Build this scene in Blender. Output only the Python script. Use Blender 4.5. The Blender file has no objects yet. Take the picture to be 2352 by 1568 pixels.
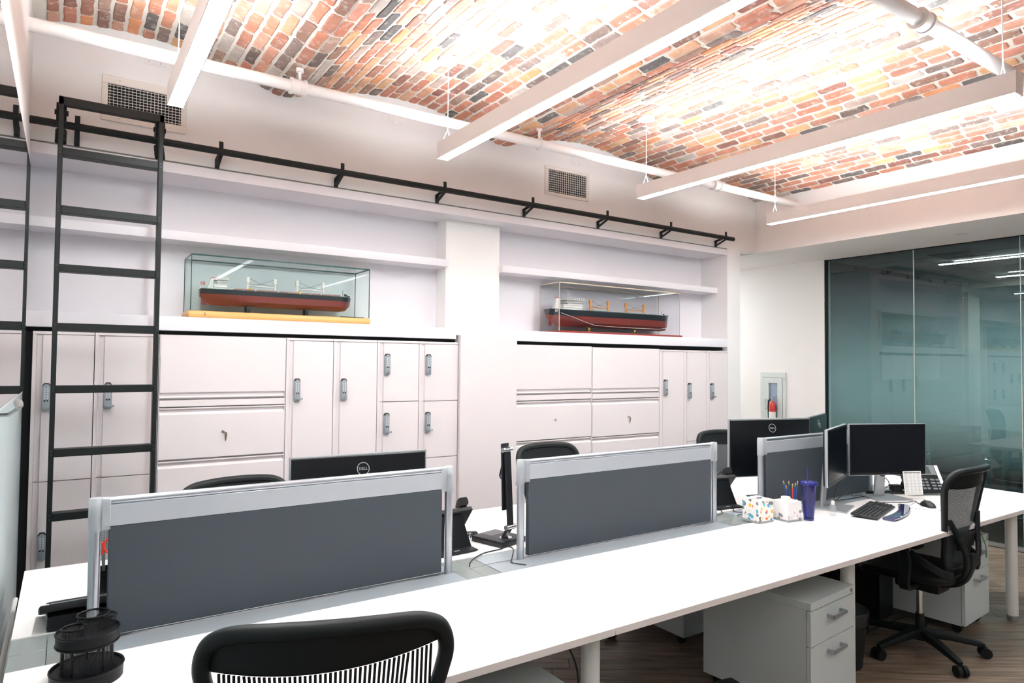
import bpy, bmesh, math, random
from mathutils import Matrix, Vector
random.seed(7)
SC = bpy.context.scene
COL = SC.collection
PI = math.pi
R = math.radians

# ------------------------------------------------------------------ camera, world, exposure
FPX = 1525.9
yaw, pitch, roll = 0.590870, 0.0313423, 0.0085833
fw = Vector((math.sin(yaw)*math.cos(pitch), math.cos(yaw)*math.cos(pitch), math.sin(pitch)))
rt = Vector((math.cos(yaw), -math.sin(yaw), 0)); up = rt.cross(fw)
r2 = rt*math.cos(roll)+up*math.sin(roll); u2 = -rt*math.sin(roll)+up*math.cos(roll)
CAM_LOC = Vector((0, 0, 1.6))
cd = bpy.data.cameras.new('camera'); cam = bpy.data.objects.new('camera', cd); COL.objects.link(cam)
cd.sensor_width = 36; cd.lens = FPX/2352*36; cd.clip_start = .02; cd.clip_end = 100
cam.matrix_world = Matrix(((r2.x, u2.x, -fw.x, 0), (r2.y, u2.y, -fw.y, 0), (r2.z, u2.z, -fw.z, 1.6), (0, 0, 0, 1)))
SC.camera = cam
w = bpy.data.worlds.new('world'); SC.world = w; w.use_nodes = True
w.node_tree.nodes['Background'].inputs[0].default_value = (.9, .95, 1, 1)
w.node_tree.nodes['Background'].inputs[1].default_value = .15
SC.view_settings.view_transform = 'Standard'; SC.view_settings.look = 'None'
SC.view_settings.exposure = 0.72; SC.view_settings.gamma = 1; SC.view_settings.use_curve_mapping = False
LAMP_DOWN, LAMP_UP = 54.0, 62.0
LAMP_COL = (.90, .975, 1.0)

def project(p):
    d = Vector(p)-CAM_LOC; z = d.dot(fw)
    if z <= .01: return None
    return 1176+FPX*d.dot(r2)/z, 784-FPX*d.dot(u2)/z, z

# ------------------------------------------------------------------ materials
def lin(v):
    v /= 255
    return v/12.92 if v <= .04045 else ((v+.055)/1.055)**2.4
def C(r, g, b): return (lin(r), lin(g), lin(b), 1)
MATS = {}
def mat(name, col, rough=.5, metal=0, var=.04, scale=30, bump=0, bscale=200, spec=.5, coat=0):
    """paint / plastic / metal with a little procedural unevenness"""
    if name in MATS: return MATS[name]
    m = bpy.data.materials.new(name); m.use_nodes = True
    nt = m.node_tree; b = nt.nodes['Principled BSDF']
    b.inputs['Roughness'].default_value = rough; b.inputs['Metallic'].default_value = metal
    b.inputs['Specular IOR Level'].default_value = spec
    b.inputs['Coat Weight'].default_value = coat
    tc = nt.nodes.new('ShaderNodeTexCoord')
    n = nt.nodes.new('ShaderNodeTexNoise'); n.inputs['Scale'].default_value = scale; n.inputs['Detail'].default_value = 3
    nt.links.new(tc.outputs['Object'], n.inputs['Vector'])
    mx = nt.nodes.new('ShaderNodeMix'); mx.data_type = 'RGBA'
    mx.inputs[6].default_value = tuple(max(0, c*(1-var)) for c in col[:3])+(1,)
    mx.inputs[7].default_value = tuple(min(1, c*(1+var)) for c in col[:3])+(1,)
    nt.links.new(n.outputs['Fac'], mx.inputs[0]); nt.links.new(mx.outputs[2], b.inputs['Base Color'])
    if bump:
        n2 = nt.nodes.new('ShaderNodeTexNoise'); n2.inputs['Scale'].default_value = bscale
        nt.links.new(tc.outputs['Object'], n2.inputs['Vector'])
        bp = nt.nodes.new('ShaderNodeBump'); bp.inputs['Strength'].default_value = bump; bp.inputs['Distance'].default_value = .002
        nt.links.new(n2.outputs['Fac'], bp.inputs['Height']); nt.links.new(bp.outputs['Normal'], b.inputs['Normal'])
    MATS[name] = m
    return m
def emit(name, col, s):
    if name in MATS: return MATS[name]
    m = bpy.data.materials.new(name); m.use_nodes = True; nt = m.node_tree
    nt.nodes.remove(nt.nodes['Principled BSDF'])
    e = nt.nodes.new('ShaderNodeEmission'); e.inputs[0].default_value = (*col[:3], 1); e.inputs[1].default_value = s
    nt.links.new(e.outputs[0], nt.nodes['Material Output'].inputs[0]); MATS[name] = m
    return m
def glass(name, tint=(1, 1, 1), ior=1.5, rough=0.0, refl=1.0, diff=0, dcol=(1, 1, 1)):
    """sheet glass: tinted see-through plus Fresnel mirror reflection"""
    if name in MATS: return MATS[name]
    m = bpy.data.materials.new(name); m.use_nodes = True; nt = m.node_tree
    nt.nodes.remove(nt.nodes['Principled BSDF'])
    t = nt.nodes.new('ShaderNodeBsdfTransparent'); t.inputs[0].default_value = (*tint, 1)
    g = nt.nodes.new('ShaderNodeBsdfGlossy'); g.inputs['Roughness'].default_value = rough; g.inputs[0].default_value = (1, 1, 1, 1)
    f = nt.nodes.new('ShaderNodeFresnel'); ge_ = nt.nodes.new('ShaderNodeNewGeometry'); mi = nt.nodes.new('ShaderNodeMapRange')
    mi.inputs[3].default_value = ior; mi.inputs[4].default_value = 1/ior      # same reflectance from both sides of the sheet
    nt.links.new(ge_.outputs['Backfacing'], mi.inputs[0]); nt.links.new(mi.outputs[0], f.inputs[0])
    mx = nt.nodes.new('ShaderNodeMixShader')
    src = t
    if diff:
        d = nt.nodes.new('ShaderNodeBsdfDiffuse'); d.inputs[0].default_value = (*dcol, 1)
        tr = nt.nodes.new('ShaderNodeBsdfTranslucent'); tr.inputs[0].default_value = (*dcol, 1)
        ad = nt.nodes.new('ShaderNodeMixShader'); ad.inputs[0].default_value = .5
        nt.links.new(d.outputs[0], ad.inputs[1]); nt.links.new(tr.outputs[0], ad.inputs[2])
        m2 = nt.nodes.new('ShaderNodeMixShader'); m2.inputs[0].default_value = diff
        nt.links.new(t.outputs[0], m2.inputs[1]); nt.links.new(ad.outputs[0], m2.inputs[2]); src = m2
    sc_ = nt.nodes.new('ShaderNodeMath'); sc_.operation = 'MULTIPLY'; sc_.inputs[1].default_value = refl
    nt.links.new(f.outputs[0], sc_.inputs[0]); nt.links.new(sc_.outputs[0], mx.inputs[0]); nt.links.new(src.outputs[0], mx.inputs[1]); nt.links.new(g.outputs[0], mx.inputs[2])
    nt.links.new(mx.outputs[0], nt.nodes['Material Output'].inputs[0]); MATS[name] = m
    return m

PAINT = mat('wall_paint', C(238, 236, 236), .75, var=.012, scale=4, bump=.03)
PAINT_W = mat('warm_wall_paint', C(237, 232, 229), .75, var=.012, scale=4, bump=.03)
SHELFP = mat('shelf_lacquer', C(233, 230, 235), .5, var=.008, scale=4)
LOCKER = mat('locker_enamel', C(228, 220, 221), .42, var=.01, scale=5, bump=.02, bscale=400)
LOCKER_S = mat('locker_enamel_shaded', C(205, 200, 203), .45, var=.01, scale=5)  # darker copy of the locker enamel, recess shade put into the colour
BLACK = mat('black_plastic', C(19, 23, 26), .45, var=.15, scale=60)
BLACKM = mat('black_powder_coat', C(17, 23, 23), .5, spec=.3, var=.1, scale=60, bump=.05, bscale=500)
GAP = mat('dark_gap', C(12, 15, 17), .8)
DESKM = mat('desk_laminate', C(238, 232, 230), .38, var=.008, scale=4)
WMETAL = mat('white_powder_coat', C(226, 226, 222), .4, var=.01)
ALU = mat('brushed_aluminium', C(178, 184, 192), .32, .85, var=.05, scale=80)
ALUP = mat('aluminium_paint', C(158, 166, 172), .35, .25, var=.02)
CHROME = mat('chrome', C(220, 222, 224), .12, 1.0)
STEEL = mat('satin_steel', C(190, 192, 192), .3, .9, var=.06, scale=20)
LOCKG = mat('lock_grey', C(158, 166, 172), .38, .35, var=.03)
CLEAR = glass('clear_acrylic', (.97, .98, .98), 1.45)

# ------------------------------------------------------------------ mesh helpers
class B:
    def __init__(s): s.bm = bmesh.new()
    def box(s, x0, x1, y0, y1, z0, z1, bev=0, seg=2, M=None):
        r = bmesh.ops.create_cube(s.bm, size=1)
        T = Matrix.Translation(((x0+x1)/2, (y0+y1)/2, (z0+z1)/2)) @ Matrix.Diagonal((abs(x1-x0), abs(y1-y0), abs(z1-z0), 1))
        vs = r['verts']
        for v in vs: v.co = T @ v.co
        if bev:
            es = list({e for v in vs for e in v.link_edges})
            rb = bmesh.ops.bevel(s.bm, geom=es, offset=bev, segments=seg, affect='EDGES', profile=.6)
            vs = list({v for f in rb['faces'] for v in f.verts} | {v for v in vs if v.is_valid})
        if M is not None:
            for v in vs: v.co = M @ v.co
        return s
    def poly(s, rings, closed=True, cap=True):
        """loft a list of rings (each a list of points)"""
        V = [[s.bm.verts.new(p) for p in r] for r in rings]
        n = len(V[0])
        for a, b in zip(V, V[1:]):
            for i in range(n if closed else n-1):
                j = (i+1) % n
                s.bm.faces.new((a[i], a[j], b[j], b[i]))
        if cap and closed:
            s.bm.faces.new(V[0][::-1]); s.bm.faces.new(V[-1])
        return s
    def cyl(s, p0, p1, r, seg=16, r1=None, cap=True):
        p0, p1 = Vector(p0), Vector(p1); d = (p1-p0).normalized()
        a = d.orthogonal().normalized(); b = d.cross(a); r1 = r if r1 is None else r1
        ring = lambda p, q: [p+(a*math.cos(2*PI*i/seg)+b*math.sin(2*PI*i/seg))*q for i in range(seg)]
        return s.poly([ring(p0, r), ring(p1, r1)], cap=cap)
    def tube(s, path, r, seg=8, closed=False, flat=None):
        P = [Vector(p) for p in path]; n = len(P); rings = []; ref = None
        rr = r if isinstance(r, (list, tuple)) else [r]*n
        for i, p in enumerate(P):
            t = ((P[(i+1) % n] if (closed or i < n-1) else p)-(P[i-1] if (closed or i > 0) else p)).normalized()
            if ref is None: ref = t.orthogonal().normalized() if flat is None else Vector(flat)
            a = (ref-t*ref.dot(t)).normalized(); ref = a; b = t.cross(a)
            rings.append([p+(a*math.cos(2*PI*k/seg)+b*math.sin(2*PI*k/seg))*rr[i] for k in range(seg)])
        if closed: rings.append(rings[0])
        if closed:
            V = [[s.bm.verts.new(p) for p in r_] for r_ in rings[:-1]]
            for i in range(n):
                a, b = V[i], V[(i+1) % n]
                for k in range(seg): s.bm.faces.new((a[k], a[(k+1) % seg], b[(k+1) % seg], b[k]))
            return s
        return s.poly(rings)
    def ribbon(s, path, wv, w, t):
        """flat bar swept along a path: wv = width direction, w = width, t = thickness"""
        P = [Vector(p) for p in path]; n = len(P); wv = Vector(wv).normalized(); rings = []
        ww = w if isinstance(w, (list, tuple)) else [w]*n
        tt = t if isinstance(t, (list, tuple)) else [t]*n
        for i, p in enumerate(P):
            tg = (P[min(i+1, n-1)]-P[max(i-1, 0)]).normalized(); nn = tg.cross(wv).normalized()
            a, b = wv*ww[i]/2, nn*tt[i]/2
            rings.append([p-a*.8-b, p+a*.8-b, p+a-b*.4, p+a+b*.4, p+a*.8+b, p-a*.8+b, p-a+b*.4, p-a-b*.4])
        return s.poly(rings)
    def prism(s, pts, axis, lo, hi):
        f = {'x': lambda u, v, t: (t, u, v), 'y': lambda u, v, t: (u, t, v), 'z': lambda u, v, t: (u, v, t)}[axis]
        return s.poly([[f(u, v, lo) for u, v in pts], [f(u, v, hi) for u, v in pts]])
    def lathe(s, prof, c=(0, 0, 0), seg=24, sx=1, sy=1):
        c = Vector(c); rings = []
        for r, z in prof:
            rings.append([c+Vector((max(r, 1e-4)*math.cos(2*PI*i/seg)*sx, max(r, 1e-4)*math.sin(2*PI*i/seg)*sy, z)) for i in range(seg)])
        return s.poly(rings)
    def ball(s, c, r, seg=12, sc=(1, 1, 1)):
        q = bmesh.ops.create_uvsphere(s.bm, u_segments=seg, v_segments=max(6, seg//2), radius=r)
        for v in q['verts']: v.co = Vector((v.co.x*sc[0], v.co.y*sc[1], v.co.z*sc[2]))+Vector(c)
        return s
    def face(s, pts): s.bm.faces.new([s.bm.verts.new(p) for p in pts]); return s
    def grid(s, fn, nu, nv):
        V = [[s.bm.verts.new(fn(i/nu, j/nv)) for j in range(nv+1)] for i in range(nu+1)]
        for i in range(nu):
            for j in range(nv): s.bm.faces.new((V[i][j], V[i+1][j], V[i+1][j+1], V[i][j+1]))
        return s
    def xf(s, M):
        for v in s.bm.verts: v.co = M @ v.co
        return s
    def mesh(s, name, m, smooth=True):
        me = bpy.data.meshes.new(name)
        bmesh.ops.recalc_face_normals(s.bm, faces=s.bm.faces)
        s.bm.to_mesh(me); s.bm.free()
        if m: me.materials.append(m)
        if smooth:
            me.shade_smooth(); me.set_sharp_from_angle(angle=R(38))
        return me
    def obj(s, name, m, parent=None, smooth=True):
        return link(name, s.mesh(name, m, smooth), parent)
    def stuff(s, name, m, parent=None, smooth=True):
        o = s.obj(name, m, parent, smooth); o['kind'] = 'stuff'; return o
def link(name, me, parent=None):
    o = bpy.data.objects.new(name, me); COL.objects.link(o)
    if parent is not None: o.parent = parent
    return o
def tag(o, label=None, cat=None, group=None, kind=None):
    if label: o['label'] = label
    if cat: o['category'] = cat
    if group: o['group'] = group
    if kind: o['kind'] = kind
    return o
def thing(name, label, cat, loc=(0, 0, 0), rz=0, group=None):
    o = bpy.data.objects.new(name, None); COL.objects.link(o); o.empty_display_size = .1
    o.location = loc; o.rotation_euler = (0, 0, rz)
    return tag(o, label, cat, group)
def struct(name, b, m, label=None):
    return tag(b.obj(name, m), label, None, None, 'structure')
def copy_tree(o, parent=None):
    c = o.copy(); COL.objects.link(c); c.parent = parent
    for ch in list(o.children): copy_tree(ch, c)
    return c
def text_mesh(s, size, ext=.0006):
    cu = bpy.data.curves.new('t', 'FONT'); cu.body = s; cu.size = size; cu.extrude = ext
    cu.align_x = 'CENTER'; cu.align_y = 'CENTER'; cu.resolution_u = 3
    o = bpy.data.objects.new('t', cu); COL.objects.link(o)
    bpy.context.view_layer.update()
    me = bpy.data.meshes.new_from_object(o.evaluated_get(bpy.context.evaluated_depsgraph_get()))
    bpy.data.objects.remove(o); bpy.data.curves.remove(cu)
    return me
def text(name, s, size, m, parent, M, ext=.0006):
    me = text_mesh(s, size, ext); me.transform(M); me.materials.clear(); me.materials.append(m)
    return link(name, me, parent)

# ------------------------------------------------------------------ room shell
YB = 4.30            # face of the cabinet wall
XL = -0.185          # left wall
XW = 6.87            # right (glass) wall
XB = 5.92            # face of the beam over the glass wall
YF = -3.6            # wall behind the camera
ZS = 2.75            # soffit
BAYS = [(-.56, 1.10), (1.10, 2.76), (2.76, 4.47), (4.47, 5.92)]
ZSP, RISE = 3.265, .185

def vault_z(x, x0, x1):
    wd = x1-x0; h = RISE*(wd/1.66)**.5; e = .10
    d = min(x-x0, x1-x)
    f = lambda q: ZSP+h*4*q/wd*(1-q/wd)
    if d >= e: return f(d)
    sl = 4*h/wd*(1-2*e/wd)
    return f(e)-sl*e/2+sl/(2*e)*d*d

def brick_mat(name, island):
    m = bpy.data.materials.new(name); m.use_nodes = True; nt = m.node_tree; L = nt.links.new
    b = nt.nodes['Principled BSDF']; b.inputs['Roughness'].default_value = .85
    if island:
        g = nt.nodes.new('ShaderNodeNewGeometry'); rnd = g.outputs['Random Per Island']
    else:
        g = nt.nodes.new('ShaderNodeObjectInfo'); rnd = g.outputs['Random']
    ramp = nt.nodes.new('ShaderNodeValToRGB'); cr = ramp.color_ramp; cr.interpolation = 'CONSTANT'
    cols = [(196, 122, 92), (178, 98, 74), (204, 138, 104), (150, 92, 72), (208, 150, 112), (122, 82, 68), (188, 112, 84), (214, 158, 108),
            (168, 104, 82), (92, 74, 68), (200, 132, 108), (176, 150, 138), (138, 96, 80), (210, 128, 78), (70, 66, 66), (190, 118, 98),
            (156, 120, 104), (198, 144, 120), (112, 92, 86), (184, 172, 164), (182, 106, 80), (128, 74, 62)]
    cols = [tuple(.80*v+.20*q for v, q in zip(c_, (212, 196, 184))) for c_ in cols]
    random.shuffle(cols)
    while len(cr.elements) < len(cols): cr.elements.new(.5)
    for i, c in enumerate(cols):
        cr.elements[i].position = i/len(cols); cr.elements[i].color = C(*c)
    L(rnd, ramp.inputs[0])
    geo = nt.nodes.new('ShaderNodeNewGeometry')
    n1 = nt.nodes.new('ShaderNodeTexNoise'); n1.inputs['Scale'].default_value = 26; n1.inputs['Detail'].default_value = 6; n1.inputs['Roughness'].default_value = .65
    L(geo.outputs['Position'], n1.inputs['Vector'])
    n2 = nt.nodes.new('ShaderNodeTexNoise'); n2.inputs['Scale'].default_value = 9; n2.inputs['Detail'].default_value = 5
    L(geo.outputs['Position'], n2.inputs['Vector'])
    mr = nt.nodes.new('ShaderNodeMapRange'); mr.inputs[1].default_value = .54; mr.inputs[2].default_value = .72; mr.inputs[4].default_value = .62
    L(n1.outputs['Fac'], mr.inputs[0])
    v = nt.nodes.new('ShaderNodeMapRange'); v.inputs[1].default_value = .3; v.inputs[2].default_value = .7; v.inputs[3].default_value = .78; v.inputs[4].default_value = 1.15
    L(n2.outputs['Fac'], v.inputs[0])
    mul = nt.nodes.new('ShaderNodeVectorMath'); mul.operation = 'SCALE'
    L(ramp.outputs[0], mul.inputs[0]); L(v.outputs[0], mul.inputs['Scale'])
    mx = nt.nodes.new('ShaderNodeMix'); mx.data_type = 'RGBA'; mx.inputs[7].default_value = C(214, 204, 194)
    L(mr.outputs[0], mx.inputs[0]); L(mul.outputs[0], mx.inputs[6]); L(mx.outputs[2], b.inputs['Base Color'])
    bp = nt.nodes.new('ShaderNodeBump'); bp.inputs['Strength'].default_value = .5; bp.inputs['Distance'].default_value = .004
    L(n1.outputs['Fac'], bp.inputs['Height']); L(bp.outputs[0], b.inputs['Normal'])
    return m
BRICK = brick_mat('old_brick', False); BRICKS = brick_mat('old_brick_joined', True)
MORTAR = mat('lime_mortar', C(222, 214, 204), .9, var=.1, scale=20, bump=.6, bscale=60)

def brick_outline(rg, L=.196, W=.0555):
    """irregular worn brick outline in (tangent, y)"""
    pts = []; a, b = W/2, L/2; c = rg.uniform(.005, .011)
    base = [(-a, -b+c), (-a+c, -b), (a-c, -b), (a, -b+c), (a, -b/3), (a, b/3), (a, b-c), (a-c, b), (-a+c, b), (-a, b-c), (-a, b/3), (-a, -b/3)]
    for u, v in base: pts.append((u+rg.uniform(-.0045, .0035), v+rg.uniform(-.006, .006)))
    return pts
def brick_rings(pts, rg):
    lo = -.0075+rg.uniform(-.002, .002)
    ins = lambda k: [(u*k[0], v*k[1]) for u, v in pts]
    return [[(u, v, .012) for u, v in pts], [(u, v, lo+.004) for u, v in pts], [(u, v, lo) for u, v in ins((.86, .955))]]
rg = random.Random(3); BM_VAR = []
for i in range(16):
    b = B(); b.poly(brick_rings(brick_outline(rg), rg)); BM_VAR.append(b.mesh('brick', BRICK, False))

rg = random.Random(11)
for k, (x0, x1) in enumerate(BAYS):
    n = 40; xs = [x0+(x1-x0)*i/n for i in range(n+1)]
    prof = [(x, vault_z(x, x0, x1)) for x in xs]
    lo = max(x0, XL) if k == 0 else x0
    pr = [p for p in prof if p[0] >= lo-1e-6]
    if pr[0][0] > lo+1e-6: pr.insert(0, (lo, vault_z(lo, x0, x1)))
    b = B(); b.prism(pr+[(x1, 3.72), (lo, 3.72)], 'y', YF, YB)
    names = ['over the left wall and ladder', 'left of the middle', 'right of the middle', 'beside the beam']
    ceil = struct('ceiling', b, MORTAR, 'whitewashed brick ceiling vault '+names[k])
    # walk the arc
    fine = [(x0+(x1-x0)*i/600) for i in range(601)]; P = [(x, vault_z(x, x0, x1)) for x in fine]
    acc = [0]
    for a, c in zip(P, P[1:]): acc.append(acc[-1]+math.hypot(c[0]-a[0], c[1]-a[1]))
    tot = acc[-1]; nc = round(tot/.0735); step = tot/nc
    cand = []
    for i in range(nc):
        s = (i+.5)*step; j = min(range(601), key=lambda q: abs(acc[q]-s))
        x, z = P[j]; j0, j1 = max(0, j-4), min(600, j+4)
        ang = math.atan2(P[j1][1]-P[j0][1], P[j1][0]-P[j0][0])
        if x-.034 < XL: continue
        y = YB-.004; first = True
        while y > YF+.25:
            Ln = .200*rg.choice((1, 1, 1, 1.04, .93, .9, .55 if rg.random() < .35 else 1))
            if first: Ln = .2*rg.uniform(.85, 1) if i % 2 else .2*rg.uniform(.40, .55); first = False
            yc = y-Ln/2
            cand.append((x, yc, z, ang, Ln/.2, rg.uniform(.94, 1.05), rg.uniform(-.012, .012)))
            y -= Ln+.016
    vis = []; rest = []
    for c in cand:
        q = project((c[0], c[1], c[2]))
        (vis if q and -60 < q[0] < 2412 and -60 < q[1] else rest).append((q, c))
    vis.sort(key=lambda t: t[0][2]); rest += vis[300:]; vis = vis[:300]
    for q, (x, y, z, an, sl, sw, jz) in vis:
        o = link('brick', rg.choice(BM_VAR), ceil)
        o.location = (x, y, z); o.rotation_euler = (0, -an, jz); o.scale = (sw*step/.0735, sl, 1)
    if rest:
        b = B()
        for q, (x, y, z, an, sl, sw, jz) in rest:
            M = Matrix.Translation((x, y, z)) @ Matrix.Rotation(-an, 4, 'Y') @ Matrix.Rotation(jz, 4, 'Z')
            b.poly([[M @ Vector((u*sw, v*sl, t)) for u, v, t in r_] for r_ in brick_rings(brick_outline(rg), rg)])
        tag(b.obj('brick_field', BRICKS, ceil, False), 'rest of the whitewashed bricks', kind='stuff')

# back wall, built-in niches
struct('wall_back', B().box(XL-.25, XB+.02, YB, YB+.12, 2.757, 3.72), PAINT, 'upper white wall above the built-in shelves')
struct('wall_niche', B().box(XL-.25, 5.47, 4.63, 4.75, 0, 2.80), SHELFP, 'white back panel of the shelf niches')
struct('trim_2', B().box(XL-.05, 5.47, YB+.004, YB+.12, 2.690, 2.748), SHELFP, 'white header strip under the ladder rail')
struct('trim_3', B().box(XL-.05, 5.47, YB+.006, 4.63, 2.748, 2.758), mat('groove_shade_grey', C(120, 122, 112), .8), 'thin groove with its shade painted grey above the header strip')  # olive grey puts the groove's shadow line into the colour
struct('trim_4', B().box(XL-.05, 5.47, YB+.12, 4.63, 2.690, 2.748), SHELFP, 'white niche ceiling panel')
struct('wall_column', B().box(5.47, 5.67, YB, 5.25, 0, 2.757), PAINT, 'white end column right of the lockers')
struct('wall_pier', B().box(2.385, 2.870, 4.47, 4.63, 1.85, 2.690), mat('lit_column_paint', C(246, 244, 242), .6, var=.005), 'white pier between the two niches, painted brighter for the light on it')  # brighter white than the niches, lamp light on the pier put into the colour
struct('wall_pier_base', B().box(2.411, 2.912, 4.270, 4.63, 0, 1.797), LOCKER, 'wide white column between the locker banks')
k_ = 5
for a, c, q in ((XL, 2.385, 'left'), (2.870, 5.47, 'right')):
    struct('trim_%d' % k_, B().box(a, c, 4.42, 4.63, 2.318, 2.372, .002), SHELFP, 'built-in white shelf of the %s niche' % q)
    struct('trim_%d' % (k_+1), B().box(a, c, YB-.005, 4.63, 1.797 if 0 else 1.768, 1.850, .002), SHELFP, 'deep white ledge of the %s niche above the lockers' % q)
    k_ += 2
struct('trim_9', B().box(2.385, 2.870, YB-.005, 4.63, 1.797, 1.850), SHELFP, 'white ledge stretch over the wide column')
struct('trim_10', B().box(XL, 2.41, 4.36, 4.63, 1.747, 1.768), GAP, 'black strip of painted shade in the gap over the left lockers')  # near-black boxes here and below colour in the shade under the ledge
struct('trim_11', B().box(2.912, 5.47, 4.36, 4.63, 1.743, 1.768), GAP, 'black strip of painted shade in the gap over the right lockers')

# left wall with the shade of the gap beside the lockers as a black box
WALLG = mat('grey_wall_covering', C(168, 180, 182), .8, var=.06, scale=14, bump=.2, bscale=300)
wl = struct('wall_left', B().box(XL-.15, XL, YF, YB, 0, 1.42), WALLG, 'left wall with grey covering below and white paint above')
B().box(XL-.15, XL, YF, YB, 1.42, 3.72).obj('upper_wall', PAINT, wl)
struct('trim_12', B().box(XL, -.150, 4.345, 4.62, 0, 1.74), GAP, 'black box of painted shade in the gap between left wall and lockers')  # near-black box colours in the shade of the open gap
struct('wall_front', B().box(XL-.15, XW+.15, YF-.12, YF, 0, 3.72), PAINT, 'white wall behind the camera')

# right wall: short solid stretch, beam over it, glass beyond
wr = struct('wall_right', B().box(XW, XW+.12, 4.12, 8.0, 0, ZS), PAINT_W, 'cream wall stretch beside the glass partition')
B().box(XB, XW+.12, YF, 8.0, ZS, 3.72).obj('beam', PAINT_W, wr)
struct('wall_passage', B().box(5.52, 5.67, 5.25, 8.0, 0, ZS), PAINT_W, 'wall of the passage behind the end column')
struct('wall_passage_end', B().box(5.52, XW+.12, 8.0, 8.1, 0, ZS), PAINT_W, 'end wall of the passage')
struct('ceiling_passage', B().box(5.52, XB, 5.25, 8.0, ZS, ZS+.1), PAINT_W, 'passage ceiling')
sp = B().lathe([(.055, 0), (.055, -.004), (.03, -.007), (.02, -.007)], (6.45, 2.60, ZS), 20).obj('downlight_ring', WMETAL, wr)

# wooden floor
def wood_mat(name, ca, cb, per_object):
    m = bpy.data.materials.new(name); m.use_nodes = True; nt = m.node_tree; L = nt.links.new
    b = nt.nodes['Principled BSDF']; b.inputs['Roughness'].default_value = .45
    tc = nt.nodes.new('ShaderNodeNewGeometry'); mp = nt.nodes.new('ShaderNodeMapping')
    mp.inputs['Scale'].default_value = (2.2, 24, 1)
    m0 = nt.nodes.new('ShaderNodeMapping'); m0.inputs['Rotation'].default_value = (0, 0, R(35))
    L(tc.outputs['Position'], m0.inputs[0]); L(m0.outputs[0], mp.inputs[0])
    n = nt.nodes.new('ShaderNodeTexNoise'); n.inputs['Scale'].default_value = 1.6; n.inputs['Detail'].default_value = 6; n.inputs['Distortion'].default_value = .6
    L(mp.outputs[0], n.inputs['Vector'])
    r = nt.nodes.new('ShaderNodeValToRGB'); r.color_ramp.elements[0].position = .32; r.color_ramp.elements[1].position = .68
    r.color_ramp.elements[0].color = ca; r.color_ramp.elements[1].color = cb
    L(n.outputs['Fac'], r.inputs[0])
    oi = nt.nodes.new('ShaderNodeObjectInfo'); mr = nt.nodes.new('ShaderNodeMapRange'); mr.inputs[3].default_value = .72; mr.inputs[4].default_value = 1.16
    L(oi.outputs['Random'], mr.inputs[0])
    v = nt.nodes.new('ShaderNodeVectorMath'); v.operation = 'SCALE'; L(r.outputs[0], v.inputs[0])
    if per_object: L(mr.outputs[0], v.inputs['Scale'])
    else: v.inputs['Scale'].default_value = .9
    L(v.outputs[0], b.inputs['Base Color'])
    return m
WOOD = wood_mat('floor_oak', C(92, 78, 66), C(146, 128, 110), True)
fl = struct('floor', B().box(XL-.15, XW+.02, YF, 8.0, -.12, -.018), wood_mat('floor_oak_base', C(60, 48, 40), C(84, 70, 58), False), 'brown wooden plank floor under the desks')
def clip(poly, ax, val, sgn):
    out = []
    for i, p in enumerate(poly):
        q = poly[(i+1) % len(poly)]; dp, dq = sgn*(p[ax]-val), sgn*(q[ax]-val)
        if dp <= 0: out.append(p)
        if dp*dq < 0:
            t = dp/(dp-dq); out.append((p[0]+(q[0]-p[0])*t, p[1]+(q[1]-p[1])*t))
    return out
an = R(-35); ux, uy = math.cos(an), math.sin(an); W_, L_ = .118, 1.30
rest = B(); cnt = 0; planks = []
for j in range(-60, 80):
    off = rg.uniform(0, L_)
    for i in range(-6, 9):
        a0 = i*L_+off; a1 = a0+L_-.003; b0 = j*W_; b1 = b0+W_-.003
        pl = [(a*ux-c*uy, a*uy+c*ux) for a, c in ((a0, b0), (a1, b0), (a1, b1), (a0, b1))]
        for ax, val, sg in ((0, XL, -1), (0, XW, 1), (1, YF, -1), (1, 8.0, 1)):
            pl = clip(pl, ax, val, sg)
            if len(pl) < 3: break
        if len(pl) < 3: continue
        cx = sum(p[0] for p in pl)/len(pl); cy = sum(p[1] for p in pl)/len(pl)
        q = project((cx, cy, 0)); d = 0 if q and -300 < q[0] < 2650 and q[1] < 1900 else 5
        planks.append((math.hypot(cx-3.6, cy-2.0)+d, pl))
planks.sort(key=lambda t: t[0])
for i, (d, pl) in enumerate(planks):
    if i < 290: B().prism(pl, 'z', -.018, 0).obj('plank', WOOD, fl, False)
    else: rest.prism(pl, 'z', -.018, 0)
tag(rest.obj('plank_field', WOOD, fl, False), 'rest of the floor planks', kind='stuff')
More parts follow.
